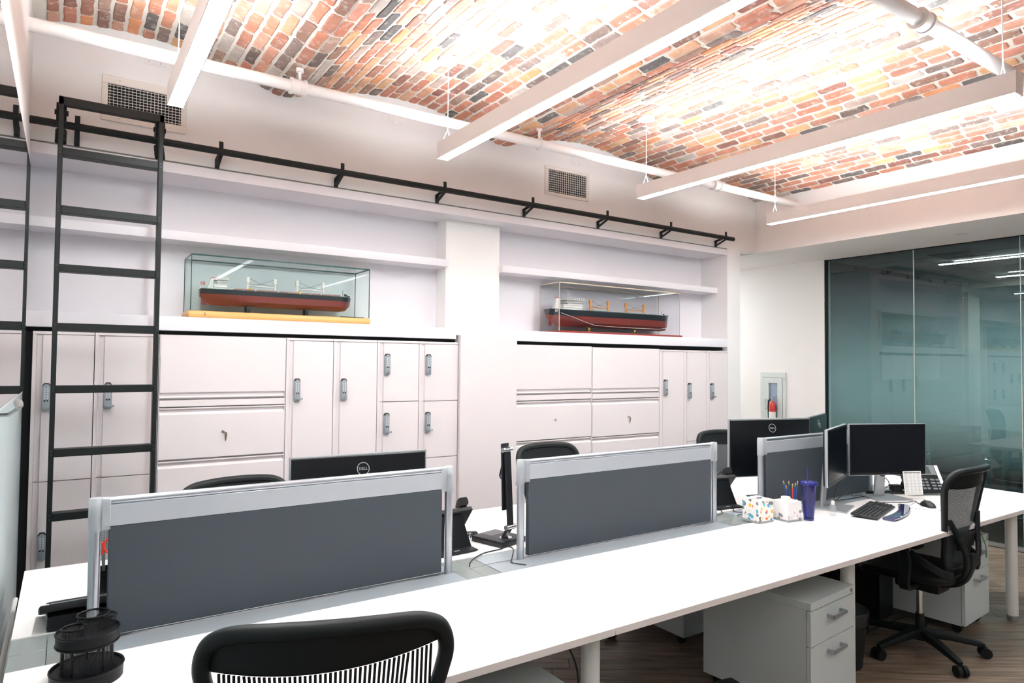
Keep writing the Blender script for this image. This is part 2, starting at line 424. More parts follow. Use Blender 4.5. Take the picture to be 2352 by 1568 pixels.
# ------------------------------------------------------------------ pendant lights
DIFF = emit('lamp_diffuser', LAMP_COL, LAMP_DOWN); DIFFU = emit('lamp_uplight', (.90, .965, 1.0), LAMP_UP)
LHOUSE = mat('lamp_housing', C(240, 236, 234), .5, var=.01)
LX = [.415, 1.89, 3.57, 5.15]
DIMD = emit('lamp_diffuser_dimmed', LAMP_COL, LAMP_DOWN*.35); DIMU = emit('lamp_uplight_dimmed', (.90, .965, 1.0), LAMP_UP*.35)
def lamp(x, y0, y1, label, bay, dim=False):
    zc = vault_z(x, *bay)
    t = thing('pendant_light', label, 'light', (x, (y0+y1)/2, 2.84), 0, 'linear pendant lights')
    h = (y1-y0)/2
    b = B(); b.box(-.0375, -.0335, -h, h, 0, .10); b.box(.0335, .0375, -h, h, 0, .10); b.box(-.0335, .0335, -h, h, .045, .055)
    b.obj('housing', LHOUSE, t)
    B().box(-.0335, .0335, -h+.004, h-.004, .002, .008).obj('diffuser', DIMD if dim else DIFF, t)
    B().box(-.0335, .0335, -h+.004, h-.004, .088, .092).obj('uplight_lens', DIMU if dim else DIFFU, t)
    for s in (-1, 1):
        B().box(-.0385, .0385, s*h-.003, s*h+.003, -.001, .101).obj('end_cap', LHOUSE, t)
    for s in (1, -1):
        yy = s*(h-.06)
        b = B(); b.tube([(0, yy, zc-2.84), (.002, yy, .40), (.0, yy, .16)], .0028, 6); b.tube([(0, yy, .165), (-.03, yy, .1)], .002, 5); b.tube([(0, yy, .165), (.03, yy, .1)], .002, 5)
        b.obj('suspension_wire', WMETAL, t)
        B().lathe([(.0, .002), (.062, .002), (.062, -.012), (.055, -.02), (.012, -.022), (.008, -.035), (0, -.035)], (0, yy, zc-2.84-.012), 24).obj('canopy', WMETAL, t)
    return t
names = ['linear pendant light in front of the large wall vent, nearest the ladder', 'linear pendant light second from the ladder, crossing the top of the picture',
         'linear pendant light third from the ladder, its near end in view', 'linear pendant light beside the beam above the glass wall']
for i, x in enumerate(LX): lamp(x, 1.20, 3.60, names[i], BAYS[i])
for i, x in enumerate(LX): lamp(x, -2.40, 0.0, 'linear pendant light behind the camera, '+('on the left wall side', 'second from the left wall', 'third from the left wall', 'on the beam side')[i], BAYS[i], True)

# ------------------------------------------------------------------ sprinkler pipes
PIPE = mat('pipe_paint', C(236, 230, 228), .5, var=.02, bump=.1)
def pipe(label, y, z, xa, xb, hangers, coup):
    t = thing('sprinkler_pipe', label, 'pipe', (0, y, z), 0, 'sprinkler pipes')
    B().cyl((xa, 0, 0), (xb, 0, 0), .033, 20).obj('tube', PIPE, t)
    for x in coup:
        b = B(); b.poly([[(x+dx, r_*math.cos(a*PI/12), r_*math.sin(a*PI/12)) for a in range(24)] for dx, r_ in ((-.045, .033), (-.045, .047), (-.03, .047), (-.03, .042), (.03, .042), (.03, .047), (.045, .047), (.045, .033))])
        b.obj('coupling', PIPE, t)
    for x, zt in hangers:
        b = B(); b.cyl((x, 0, .03), (x, 0, zt-z-.005), .009, 10); b.cyl((x, 0, zt-z-.03), (x, 0, zt-z-.005), .022, 12)
        b.tube([(x, .042*math.cos(a*PI/8), .042*math.sin(a*PI/8)) for a in range(16)], .004, 6, closed=True)
        b.obj('hanger', PIPE, t)
    return t
pipe('white sprinkler pipe running along the upper cabinet wall', 3.83, 3.172, XL, XB, [(2.79, 3.30), (1.08, 3.29), (4.47, 3.29)], [1.07, 4.72])
pipe('white sprinkler pipe at the top right corner, nearer the camera', 1.44, 3.17, XL, XB, [(2.76, 3.30), (4.47, 3.29)], [3.2])

# ------------------------------------------------------------------ wall vents
VENTW = mat('vent_enamel', C(226, 220, 214), .45, var=.01); VENTD = mat('vent_dark', C(20, 22, 24), .9)
def vent(label, x0, x1, z0, z1, inx, inz):
    t = thing('air_vent', label, 'vent', ((x0+x1)/2, YB, (z0+z1)/2), 0, 'wall air vents')
    w, h = (x1-x0)/2, (z1-z0)/2; a, c = w-inx, h-inz
    b = B()
    for q in ((-w, w, c, h), (-w, w, -h, -c), (-w, -a, -c, c), (a, w, -c, c)): b.box(q[0], q[1], -.010, 0, q[2], q[3], .002, 1)
    b.obj('frame', VENTW, t)
    B().box(-a, a, -.0015, 0, -c, c).obj('backing', VENTD, t)
    nh = 10; 
    for i in range(nh):
        z = -c+(i+.5)*2*c/nh
        B().box(-a, a, -.004, .004, -.0014, .0014, M=Matrix.Translation((0, -.008, z)) @ Matrix.Rotation(R(25), 4, 'X')).obj('louvre', VENTW, t, False)
    nv = 20
    b = B()
    for i in range(nv):
        x = -a+(i+.5)*2*a/nv; b.box(x-.0014, x+.0014, -.0045, -.0016, -c, c)
    b.stuff('vertical_blades', VENTW, t, False)
    b = B()
    for sx in (-1, 1):
        for sz in (-1, 1): b.cyl((sx*w*.6, -.012, sz*(h-inz*.45)), (sx*w*.6, -.009, sz*(h-inz*.45)), .004, 8)
    b.stuff('screws', STEEL, t)
vent('large white air vent behind the ladder top', .128, .556, 2.925, 3.180, .03, .045)
vent('smaller white air vent above the right niche', 3.190, 3.656, 2.965, 3.205, .033, .027)
# blank cover plates and sheet joints on the upper wall
for i, (x, z) in enumerate(((.385, 3.335), (1.885, 3.30), (3.52, 3.30))):
    t = thing('cover_plate', ['white blank cover plate above the large vent', 'white blank plate behind the pipe, left of the middle', 'white blank plate behind the pipe above the small vent'][i], 'plate', (x, YB, z), 0, 'blank wall plates')
    B().box(-.055, .055, -.004, 0, -.04, .04, .001, 1).obj('plate', PAINT, t)
    b = B()
    for s in (-1, 1):
        for q in (-1, 1): b.cyl((s*.03, -.006, q*.025), (s*.03, -.004, q*.025), .004, 8)
    b.stuff('screws', STEEL, t)

# ------------------------------------------------------------------ ladder rail and ladder
t = thing('ladder_rail', 'long black tubular rail bracketed across the cabinet wall', 'rail', (0, YB-.12, 2.825))
B().cyl((XL, 0, 0), (5.41, 0, 0), .020, 18).obj('tube', BLACKM, t)
for x in (.02, .727, 1.46, 2.21, 2.981, 3.752, 4.519, 5.282):
    b = B(); b.cyl((x, .012, 0), (x, .12, -.02), .011, 10); b.ribbon([(x, .108, -.075), (x, .108, -.02)], (1, 0, 0), .026, .012)
    b.ribbon([(x, -.012, .055), (x, -.014, 0), (x, .0, -.022), (x, .06, -.045), (x, .10, -.06)], (1, 0, 0), .024, .010)
    b.obj('bracket', BLACKM, t)
t = thing('library_ladder', 'black metal rolling ladder hooked on the wall rail', 'ladder', (.175, 4.05, 0))
for s in (-1, 1):
    B().box(s*.225-.011, s*.225+.011, -.035, .025, .02, 2.92, .002, 1).obj('side_rail', BLACKM, t)
    b = B(); b.cyl((s*.225-.022, .07, 2.868), (s*.225+.022, .07, 2.868), .050, 28); b.cyl((s*.225-.03, .07, 2.868), (s*.225+.03, .07, 2.868), .014, 12)
    b.ribbon([(s*.225, .02, 2.70), (s*.225, .075, 2.76), (s*.225, .09, 2.78)], (1, 0, 0), .05, .02)
    b.cyl((s*.225-.018, .075, 2.765), (s*.225+.018, .075, 2.765), .024, 16)
    b.obj('roller', BLACKM, t)
    B().box(s*.225-.02, s*.225+.02, -.04, .03, 0, .03, .004).obj('foot', BLACK, t)
B().box(-.236, .236, -.035, .005, 2.880, 2.922, .002, 1).obj('top_bar', BLACKM, t)
for z in (2.646, 2.352, 2.056, 1.760, 1.446, 1.129, .812, .50, .19):
    r_ = B().box(-.214, .214, -.035, .035, z-.02, z+.018, .002, 1).obj('rung', BLACKM, t)
    b = B()
    for s in (-1, 1):
        for q in (-.009, .009): b.cyl((s*.225, -.0375, z+q), (s*.225, -.034, z+q), .0055, 10)
    b.stuff('bolts', BLACK, r_)

# ------------------------------------------------------------------ wall television on the left wall
TVS = mat('tv_screen', C(8, 11, 13), .015, spec=.8, coat=1, var=0)
TVS.node_tree.nodes['Principled BSDF'].inputs['Coat Roughness'].default_value = .01
t = thing('wall_television', 'glossy black television on the left wall, mirroring the ladder', 'television', (XL, 2.005, 1.861))
B().box(.030, .072, -.66, .66, -.37, .37, .003).obj('housing', mat('tv_grey', C(118, 128, 132), .35, .4), t)
B().box(.0722, .0742, -.655, .655, -.365, .365).obj('screen', TVS, t, False)
B().box(0, .030, -.25, .25, -.2, .2).obj('bracket', BLACKM, t)
t = thing('sensor_arm', 'small metal arm under the television corner', 'bracket', (XL, 2.42, 1.435))
b = B(); b.tube([(0, 0, 0), (.05, 0, .0), (.075, -.03, .02), (.078, -.10, .035)], .006, 8); b.cyl((.078, -.085, .032), (.078, -.115, .04), .011, 10); b.obj('arm', STEEL, t)
struct('trim_1', B().cyl((-.155, -1.0, .565), (-.155, 3.58, .565), .009, 12), WMETAL, 'slim white rail along the left wall beside the desk end')
t = thing('added_passage_light', 'unseen strip light added behind the end column to brighten the cream wall', 'light', (6.15, 6.6, ZS))  # hidden lamp added to brighten the cream wall stretch
B().box(-.05, .05, -.9, .9, -.03, 0).obj('housing', WMETAL, t); B().box(-.042, .042, -.89, .89, -.034, -.0302).obj('diffuser', emit('added_passage_lamp', LAMP_COL, 60), t)
# ------------------------------------------------------------------ lockers and filing units
def combo_lock(parent, x, z, lever):
    """keypad lock: grey housing, black cap, buttons, lever (turned sideways or hanging)"""
    w, h = .0195, .071
    pts = [(-w, -h+.008), (-w+.008, -h), (w-.008, -h), (w, -h+.008), (w, h-.012), (w-.012, h), (-w+.012, h), (-w, h-.012)]
    M = Matrix.Translation((x, 0, z))
    o = B().poly([[(u, 0, v) for u, v in pts], [(u, -.020, v) for u, v in pts], [(u*.86, -.025, v*.97) for u, v in pts]]).xf(M).obj('combination_lock', LOCKG, parent)
    B().poly([[(u*1.04, -.001, v) for u, v in ((-w, h-.012), (w, h-.012), (w-.01, h+.004), (-w+.01, h+.004))], [(u*1.04, -.024, v) for u, v in ((-w, h-.012), (w, h-.012), (w-.01, h+.004), (-w+.01, h+.004))]]).xf(M).obj('cap', BLACK, o)
    b = B()
    for i in range(5):
        for s in (-1, 1): b.box(s*.0065-.0038, s*.0065+.0038, -.0268, -.0245, .041-i*.0125, .049-i*.0125)
    b.xf(M).stuff('buttons', mat('lock_button', C(205, 210, 214), .4), o, False)
    b = B()
    for s in (-1, 1): b.box(s*.0062-.004, s*.0062+.004, -.0268, -.0245, -.0225, -.0145)
    b.xf(M).stuff('dark_buttons', BLACK, o, False)
    b = B(); b.cyl((0, -.022, -.054), (0, -.032, -.054), .010, 14)
    if lever: b.ribbon([(-.004, -.034, -.055), (.012, -.038, -.054), (.030, -.036, -.053)], (0, 0, 1), [.012, .010, .012], .006)
    else: b.ribbon([(0, -.034, -.060), (0, -.038, -.046), (.001, -.036, -.030)], (1, 0, 0), [.012, .009, .005], .006)
    b.xf(M).obj('lever', LOCKG, o)
def locker(label, x0, x1, doors, ztop):
    w = x1-x0
    t = thing('locker', label, 'locker', (x0, YB, 0), 0, 'keypad lockers')
    b = B(); b.box(.001, w-.001, .022, .32, .06, ztop-.001); b.box(.001, w-.001, .002, .022, ztop-.016, ztop-.001)
    b.box(.001, .018, .002, .022, .06, ztop-.017); b.obj('body', LOCKER, t)
    B().box(.002, w-.002, .04, .32, 0, .06).obj('plinth', GAP, t)
    for i, (z0, z1, lk, lev) in enumerate(doors):
        d = B()
        # folded door front: finger channel on the left, flat face, returned edges
        prof = [(.019, .021), (.019, .010), (.024, .0135), (.043, .0135), (.046, .0), (w-.0035, 0), (w-.0025, .003), (w-.0025, .021)]
        d.prism(prof, 'z', z0+.0015, z1-.0015)
        d.obj('door', LOCKER, t, False)
        if lk: combo_lock(t, .066, lk, lev)
    return t
ZT, ZR = 1.745, 1.730
locker('leftmost white locker in the corner by the left wall', -.148, .130, [(.95, ZT-.018, 1.395, True), (.07, .948, .612, False)], ZT)
locker('white locker directly behind the ladder rungs', .131, .444, [(.95, ZT-.018, 1.395, True), (.07, .948, .612, True)], ZT)
locker('full-height white locker beside the wide filing unit, lever turned sideways', 1.162, 1.468, [(.07, ZT-.018, 1.410, True)], ZT)
locker('full-height white locker between two lockers, lever hanging down', 1.469, 1.775, [(.07, ZT-.018, 1.408, False)], ZT)
locker('white locker with stacked short doors, left of the pair', 1.776, 2.090, [(1.321, ZT-.018, 1.577, False), (.913, 1.319, 1.169, True), (.49, .911, .75, False), (.07, .488, .33, False)], ZT)
locker('white locker with stacked short doors next to the wide column', 2.091, 2.408, [(1.318, ZT-.018, 1.577, False), (.913, 1.316, 1.166, True), (.49, .911, .75, False), (.07, .488, .33, False)], ZT)
locker('narrow white locker beside the double filing units, third from the end column', 4.515, 4.838, [(.07, ZR-.018, 1.379, False)], ZR)
locker('narrow white locker second from the end column', 4.839, 5.158, [(.87, ZR-.018, 1.344, False), (.07, .868, .66, False)], ZR)
locker('narrow white locker touching the end column', 5.159, 5.468, [(.87, ZR-.018, 1.338, True), (.07, .868, .66, True)], ZR)

KEY = mat('key_brass', C(170, 162, 140), .35, .8)
def filing(label, x0, x1, ztop, zf, zs, drawers, keys):
    w = x1-x0
    t = thing('filing_cabinet', label, 'filing cabinet', (x0, YB, 0), 0, 'wide filing units')
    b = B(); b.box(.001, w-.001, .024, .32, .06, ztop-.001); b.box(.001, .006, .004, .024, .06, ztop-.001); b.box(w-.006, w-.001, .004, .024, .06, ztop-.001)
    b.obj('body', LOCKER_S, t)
    B().box(.002, w-.002, .04, .32, 0, .06).obj('plinth', GAP, t)
    f = lambda pr, nm: B().prism(pr, 'x', .007, w-.007).obj(nm, LOCKER, t, False)
    f([(.023, zf), (.004, zf), (.0, zf+.006), (.016, zf+.014), (.016, zf+.026), (0, zf+.036), (0, ztop-.004), (.023, ztop-.004)], 'flipper_door')
    f([(.023, zs[0]), (.001, zs[0]), (0, zs[0]+.002), (0, zs[1]-.002), (.001, zs[1]), (.023, zs[1])], 'pull_out_shelf')
    for i, (z0, z1) in enumerate(drawers):
        d = f([(.023, z0), (0, z0), (0, z1-.040), (.017, z1-.026), (.017, z1-.014), (0, z1-.006), (0, z1), (.023, z1)], 'drawer')
        if i < len(keys):
            kx, has = keys[i]; kz = z0+(z1-z0)*.50
            B().cyl((kx-x0, .001, kz), (kx-x0, -.006, kz), .0085, 16).obj('keyhole', STEEL, d)
            if has:
                b = B(); b.ribbon([(kx-x0+.001, -.008, kz), (kx-x0+.012, -.018, kz-.008)], (0, 0, 1), .012, .003); b.ribbon([(kx-x0+.014, -.014, kz-.005), (kx-x0+.016, -.008, kz-.028), (kx-x0+.015, -.005, kz-.058)], (1, 0, 0), [.014, .012, .004], .002)
                b.stuff('key', KEY, d)
    return t
filing('widest white filing unit between the ladder and the lockers', .445, 1.161, ZT, 1.372, (1.325, 1.362), [(1.022, 1.318), (.712, 1.010), (.395, .705), (.07, .388)], [(.795, True), (.796, False)])
filing('white filing unit just right of the wide column', 2.916, 3.704, 1.742, 1.352, (1.300, 1.341), [(.984, 1.290), (.67, .976), (.365, .662), (.07, .358)], [(3.317, False)])
filing('white filing unit between its twin and the narrow lockers', 3.705, 4.514, 1.736, 1.348, (1.296, 1.337), [(.975, 1.286), (.66, .966), (.36, .652), (.07, .352)], [(4.124, True), (4.125, True)])

# ------------------------------------------------------------------ glass partition and the meeting room behind it
PANE = glass('partition_glass', (.88, .96, .96), 1.55, 0, .9)
FILM = bpy.data.materials.new('gradient_film'); FILM.use_nodes = True
nt = FILM.node_tree; L = nt.links.new; nt.nodes.remove(nt.nodes['Principled BSDF'])
ge = nt.nodes.new('ShaderNodeNewGeometry'); sx = nt.nodes.new('ShaderNodeSeparateXYZ'); L(ge.outputs['Position'], sx.inputs[0])
rp = nt.nodes.new('ShaderNodeValToRGB'); mr = nt.nodes.new('ShaderNodeMapRange'); mr.inputs[1].default_value = 0; mr.inputs[2].default_value = 2.75
L(sx.outputs['Z'], mr.inputs[0]); L(mr.outputs[0], rp.inputs[0])
els = rp.color_ramp.elements
for pz, v in ((0, 0), (.22, .01), (.32, .12), (.42, .235), (.54, .24), (.66, .14), (.80, .035), (.92, 0)):
    if pz == 0: e = els[0]; e.position = 0
    else: e = els.new(pz)
    e.color = (v, v, v, 1)
els[-1].color = (0, 0, 0, 1)
tp = nt.nodes.new('ShaderNodeBsdfTransparent'); df = nt.nodes.new('ShaderNodeBsdfDiffuse'); tl = nt.nodes.new('ShaderNodeBsdfTranslucent')
df.inputs[0].default_value = C(205, 235, 235); tl.inputs[0].default_value = C(205, 235, 235)
m1 = nt.nodes.new('ShaderNodeMixShader'); m1.inputs[0].default_value = .5; L(df.outputs[0], m1.inputs[1]); L(tl.outputs[0], m1.inputs[2])
m2 = nt.nodes.new('ShaderNodeMixShader'); L(rp.outputs[0], m2.inputs[0]); L(tp.outputs[0], m2.inputs[1]); L(m1.outputs[0], m2.inputs[2])
L(m2.outputs[0], nt.nodes['Material Output'].inputs[0])
wn = struct('window_1', B().box(XW+.03, XW+.075, YF, 4.12, 0, .035), STEEL, 'floor-to-ceiling tinted glass partition of the meeting room')
ys = [4.116, 3.217, 2.335, 1.45, .57, -.31, -1.19, -2.07, -2.95, YF]
for a, c in zip(ys, ys[1:]):
    p_ = B().box(XW+.046, XW+.056, c+.0025, a-.0025, .035, ZS-.004).obj('pane', PANE, wn, False)
    b = B()
    for q in (.0585, .0600, .0615): b.face([(XW+q, c+.0025, .035), (XW+q, a-.0025, .035), (XW+q, a-.0025, ZS-.004), (XW+q, c+.0025, ZS-.004)])
    b.stuff('film', FILM, p_, False)       # three printed layers of the gradient film
for y in ys[1:-1]: B().box(XW+.044, XW+.058, y-.0025, y+.0025, .035, ZS-.004).obj('joint', mat('joint_silicone', C(205, 205, 200), .4), wn, False)
B().box(XW+.012, XW+.07, 4.112, 4.125, 0, ZS).obj('edge_channel', GAP, wn)
B().box(XW+.04, XW+.062, YF, 4.112, ZS-.006, ZS).obj('head_channel', GAP, wn)
DARKW = mat('meeting_room_wall', C(40, 57, 67), .75, var=.03, scale=6)
wm = struct('wall_meeting', B().box(XW+.07, 10.25, 4.14, 4.26, 0, ZS), DARKW, 'dark slate wall of the meeting room')
struct('floor_meeting', B().box(XW+.02, 14.0, YF, 6.5, -.12, 0), mat('dark_carpet', C(34, 38, 40), .95, var=.4, scale=120, bump=.4, bscale=300), 'dark carpet of the meeting room')
cm = struct('ceiling_meeting', B().box(XW+.07, 14.0, YF, 6.5, ZS, ZS+.06), mat('ceiling_tile', C(200, 208, 206), .85, var=.02), 'suspended tile ceiling of the meeting room')
CJ = mat('tile_joint', C(150, 158, 158), .8)
for y in (3.5, 2.3, 1.1, -.1): B().box(XW+.08, 13.5, y-.006, y+.006, ZS-.002, ZS+.001).obj('tile_joint', CJ, cm, False)
for x in (7.6, 8.8, 10.0): B().box(x-.006, x+.006, YF, 4.14, ZS-.002, ZS+.001).obj('tile_joint', CJ, cm, False)
b = B()
for k in range(5): b.box(7.42+.035*k, 7.86-.035*k, 2.9+.035*k, 2.9+.035*k+.008, ZS-.006, ZS); b.box(7.42+.035*k, 7.86-.035*k, 3.3-.035*k, 3.308-.035*k, ZS-.006, ZS); b.box(7.42+.035*k, 7.428+.035*k, 2.9+.035*k, 3.3-.035*k, ZS-.006, ZS); b.box(7.852-.035*k, 7.86-.035*k, 2.9+.035*k, 3.3-.035*k, ZS-.006, ZS)
b.stuff('ceiling_diffuser', CJ, cm, False)
wf = struct('wall_far', B().box(13.9, 14.0, YF, 6.5, 0, ZS), mat('far_wall', C(214, 222, 224), .8, var=.02), 'pale far wall seen through the meeting room')
B().box(10.25, 14.0, 6.4, 6.5, 0, ZS).obj('side_wall', MATS['far_wall'], wf)
B().box(11.6, 12.0, 4.6, 5.0, 0, ZS).obj('column', mat('far_column', C(176, 172, 160), .8), wf)
B().box(13.86, 13.9, 2.6, 5.2, .9, 2.3).obj('blind', mat('far_blind', C(170, 190, 205), .8), wf)
wi = struct('window_2', B().box(10.25, 10.30, YF, 4.14, ZS-.09, ZS), mat('far_header', C(180, 178, 166), .7), 'glass end wall of the meeting room')
for a, c in ((4.13, 2.9), (2.89, 1.6), (1.59, .3), (.29, -1.2), (-1.21, YF)):
    p_ = B().box(10.27, 10.28, c, a, .02, ZS-.09).obj('pane', PANE, wi, False)
CLAMP = emit('meeting_lamp', (.93, 1, 1), 30.0)
def mlamp(x, y0, y1, z, label, cat='light'):
    t = thing('ceiling_strip_light', label, 'light', (x, (y0+y1)/2, z), 0, 'meeting room strip lights'); h = (y1-y0)/2
    b = B(); b.box(-.035, .035, -h, h, -.02, .0); b.obj('housing', WMETAL, t); B().box(-.028, .028, -h+.01, h-.01, -.024, -.0202).obj('diffuser', CLAMP, t)
mlamp(8.08, .6, 3.49, ZS, 'slim strip light on the meeting room ceiling, nearest the glass')
mlamp(9.75, .6, 3.55, ZS, 'slim strip light on the meeting room ceiling, far side')
mlamp(12.2, -.5, 4.2, ZS, 'strip light beyond the meeting room end glass')
# wall screen
t = thing('wall_screen', 'dark flat screen on the slate wall behind the glass', 'television', (8.66, 4.14, 1.83))
B().box(-.73, .73, -.085, -.045, -.42, .42, .006).obj('bezel', BLACK, t)
B().box(-.71, .71, -.0865, -.0852, -.395, .40).obj('panel', mat('dark_screen', C(20, 26, 30), .08, coat=1), t)
B().box(-.25, .25, -.045, 0, -.15, .15).obj('bracket', BLACKM, t)
for i, x in enumerate((7.55, 8.15, 8.75, 9.35)):
    tt = thing('wall_clip', ['small dark clip on the slate wall top, nearest the glass edge', 'small dark clip on the slate wall top, second from the glass edge', 'small dark clip on the slate wall top, third from the glass edge', 'small dark clip on the slate wall top, farthest in'][i], 'clip', (x, 4.14, ZS-.03), 0, 'clips on the slate wall')
    b = B(); b.box(-.012, .012, -.012, 0, -.03, .025, .002); b.cyl((0, -.012, -.02), (0, -.03, -.02), .006, 10); b.obj('clip', BLACK, tt)

# fire extinguisher cabinet in the cream wall
BSTEEL = mat('bright_steel', C(208, 214, 212), .35, .45, var=.05, scale=20)
t = thing('extinguisher_cabinet', 'steel fire extinguisher cabinet set in the cream wall', 'cabinet', (XW, 4.75, 1.15))
b = B()
for q in ((-.165, .165, .30, .36), (-.165, .165, -.36, -.30), (-.165, -.125, -.30, .30), (.125, .165, -.30, .30)): b.box(-.014, 0, q[0], q[1], q[2], q[3], .002, 1)
b.obj('frame', BSTEEL, t)
b = B()
for q in ((-.122, .122, .235, .297), (-.122, .122, -.297, -.235), (-.122, -.062, -.235, .235), (.052, .122, -.235, .235)): b.box(-.020, -.006, q[0], q[1], q[2], q[3], .002, 1)
b.obj('door', BSTEEL, t)
b = B(); b.tube([(-.018, .088, -.07), (-.038, .088, -.065), (-.038, .088, .045), (-.018, .088, .05)], .006, 8); b.obj('pull_handle', BSTEEL, t)
B().box(-.0015, -.0005, -.062, .052, -.235, .235).obj('backing', mat('cabinet_inside', C(150, 165, 185), .4, .3), t)
e = thing('fire_extinguisher', 'small red fire extinguisher inside the steel wall cabinet', 'extinguisher', (XW-.045, 4.735, .915))
RED = mat('red_enamel', C(205, 40, 36), .3, coat=.5)
B().lathe([(0, 0), (.036, 0), (.038, .01), (.038, .21), (.028, .245), (.012, .262), (0, .262)], (0, 0, 0), 24).obj('bottle', RED, e)
B().lathe([(.0385, .03), (.0388, .03), (.0388, .14), (.0385, .14)], (0, 0, 0), 24).obj('paper_band', mat('label_white', C(232, 232, 226), .6), e)
b = B(); b.cyl((0, 0, .26), (0, 0, .295), .012, 12); b.ribbon([(0, .03, .315), (0, 0, .30), (0, -.045, .325)], (1, 0, 0), .018, .006); b.obj('valve', STEEL, e)
b = B(); b.tube([(0, .01, .285), (0, .05, .27), (0, .055, .18), (0, .05, .06)], .008, 8); b.obj('hose', BLACK, e)

# ------------------------------------------------------------------ model ships in glass cases
HRED = mat('hull_red', C(118, 46, 40), .3, var=.06, scale=8, coat=.4); HBLK = mat('hull_black', C(26, 34, 40), .3, var=.08, coat=.4)
SWH = mat('ship_white', C(236, 234, 230), .45); HATCH = mat('hatch_red', C(140, 62, 56), .5); ORANGE = mat('crane_orange', C(224, 158, 88), .5); YELLOW = mat('crane_yellow', C(226, 176, 60), .5)
BRASS = mat('brass', C(190, 165, 90), .25, .9); WIRE = mat('thin_wire', C(110, 112, 116), .5); DECKG = mat('deck_grey', C(120, 138, 136), .6)
def hull_ring(u, z0, z1, half, n=7):
    """u 0 stern .. 1 bow"""
    full = min(1, .55+.45*math.sin(min(1, u/.16)*PI/2)) if u < .16 else (1 if u < .88 else math.cos((u-.88)/.12*PI/2)**.55)
    return full
def ship(name, label, x0, x1, zk, zw, zd, crane, posts, beam, house, deck):
    Ls = x1-x0; yc = 4.465
    t = thing(name, label, 'model ship', (x0, yc, zk), 0, 'model ships')
    H = zd-zk; hw = zw-zk; n = 28
    def half(u, v):                    # v: 0 keel .. 1 deck
        if u < .2: a = .62+.38*math.sin(u/.2*PI/2)
        elif u > .9: a = max(.0, math.cos((u-.9)/.1*PI/2))**.6
        else: a = 1
        bil = min(1, (v/.25+.02))**.45 if v < .25 else 1
        if u < .25:                    # fine run aft under the counter
            k = (1-u/.25); bil *= max(.05, min(1, v*1.25-.45*k+.45*(1-k)+.1))
        return beam/2*a*bil
    def keel(u): return max(0, (.055-u)/.055)*.55*H if u < .055 else (.42*H*((u-.93)/.07)**3 if u > .93 else 0)
    def band(v0, v1, nm, m, nv):
        b = B(); rings = []
        for i in range(n+1):
            u = (i/n); L_ = []
            kz = keel(u)/H
            vs = [max(kz, v0+(v1-v0)*j/nv) for j in range(nv+1)]
            x = u*Ls*(.985) + (0.0)
            bow = (.015*Ls if u > .93 else 0)
            pts = [(x+bow*((q)**1.0)*(u-.93)/.07, -half(u, q), q*H) for q in vs]
            rings.append(pts+[(p[0], -p[1], p[2]) for p in pts[::-1]])
        return b.poly(rings).obj(nm, m, t)
    vw = hw/H
    band(0, vw, 'lower_hull', HRED, 5); band(vw, 1, 'upper_hull', HBLK, 2)
    B().box(.01*Ls, .96*Ls, -beam*.44, beam*.44, H-.001, H+.003).obj('deck', DECKG, t)
    if not crane[2]:
        for i in range(5):
            a = .205+i*.145
            B().box(a*Ls, (a+.125)*Ls, -beam*.33, beam*.33, H+.003, H+.013, .001, 1).obj('hatch_cover', HATCH, t)
    else:
        for i in range(5):
            a = .29+i*.125
            B().box(a*Ls, (a+.108)*Ls, -beam*.33, beam*.33, H+.003, H+.010, .001, 1).obj('hatch_cover', DECKG, t)
    # superstructure
    s = B(); hx0, hx1, hz = house
    s.box(hx0+.3*(hx1-hx0), hx1, -beam*.36, beam*.36, H, H+.45*hz, .001, 1); s.box(hx0+.48*(hx1-hx0), hx1, -beam*.3, beam*.3, H+.45*hz, H+.8*hz, .001, 1)
    s.box(hx0+.5*(hx1-hx0), hx1+.008, -beam*.5, beam*.5, H+.80*hz, H+.97*hz, .001, 1)
    for k in range(4): s.box(hx0+.3*(hx1-hx0), hx1+.005, -beam*.40, beam*.40, H+hz*.2*(k+1)-.001, H+hz*.2*(k+1)+.001)
    s.obj('bridge_house', SWH, t)
    b = B()
    for k in range(6): b.box(hx0+(.55+.075*k)*(hx1-hx0), hx0+(.59+.075*k)*(hx1-hx0), -beam*.505, -beam*.49, H+.86*hz, H+.92*hz)
    b.stuff('windows', BLACK, t, False)
    fx = hx0+.12*(hx1-hx0)
    B().poly([[(fx-.02+.0, -.018, H), (fx+.05, -.018, H), (fx+.05, .018, H), (fx-.02, .018, H)], [(fx+.008, -.012, H+.95*hz), (fx+.046, -.012, H+.95*hz), (fx+.046, .012, H+.95*hz), (fx+.008, .012, H+.95*hz)]]).obj('funnel', SWH, t, False)
    B().box(fx+.007, fx+.047, -.013, .013, H+.93*hz, H+.99*hz).obj('funnel_top', mat('funnel_red', C(200, 60, 55), .5), t)
    b = B(); mx_ = hx0+.62*(hx1-hx0); b.cyl((mx_, 0, H+.9*hz), (mx_, 0, H+1.55*hz), .003, 8, .0015); b.cyl((mx_-.012, 0, H+1.3*hz), (mx_+.012, 0, H+1.3*hz), .0014, 6); b.cyl((mx_+.03, 0, H+.9*hz), (mx_+.03, 0, H+1.35*hz), .0014, 6); b.ball((mx_+.018, 0, H+1.05*hz), .006, 8)
    b.obj('mast', SWH, t)
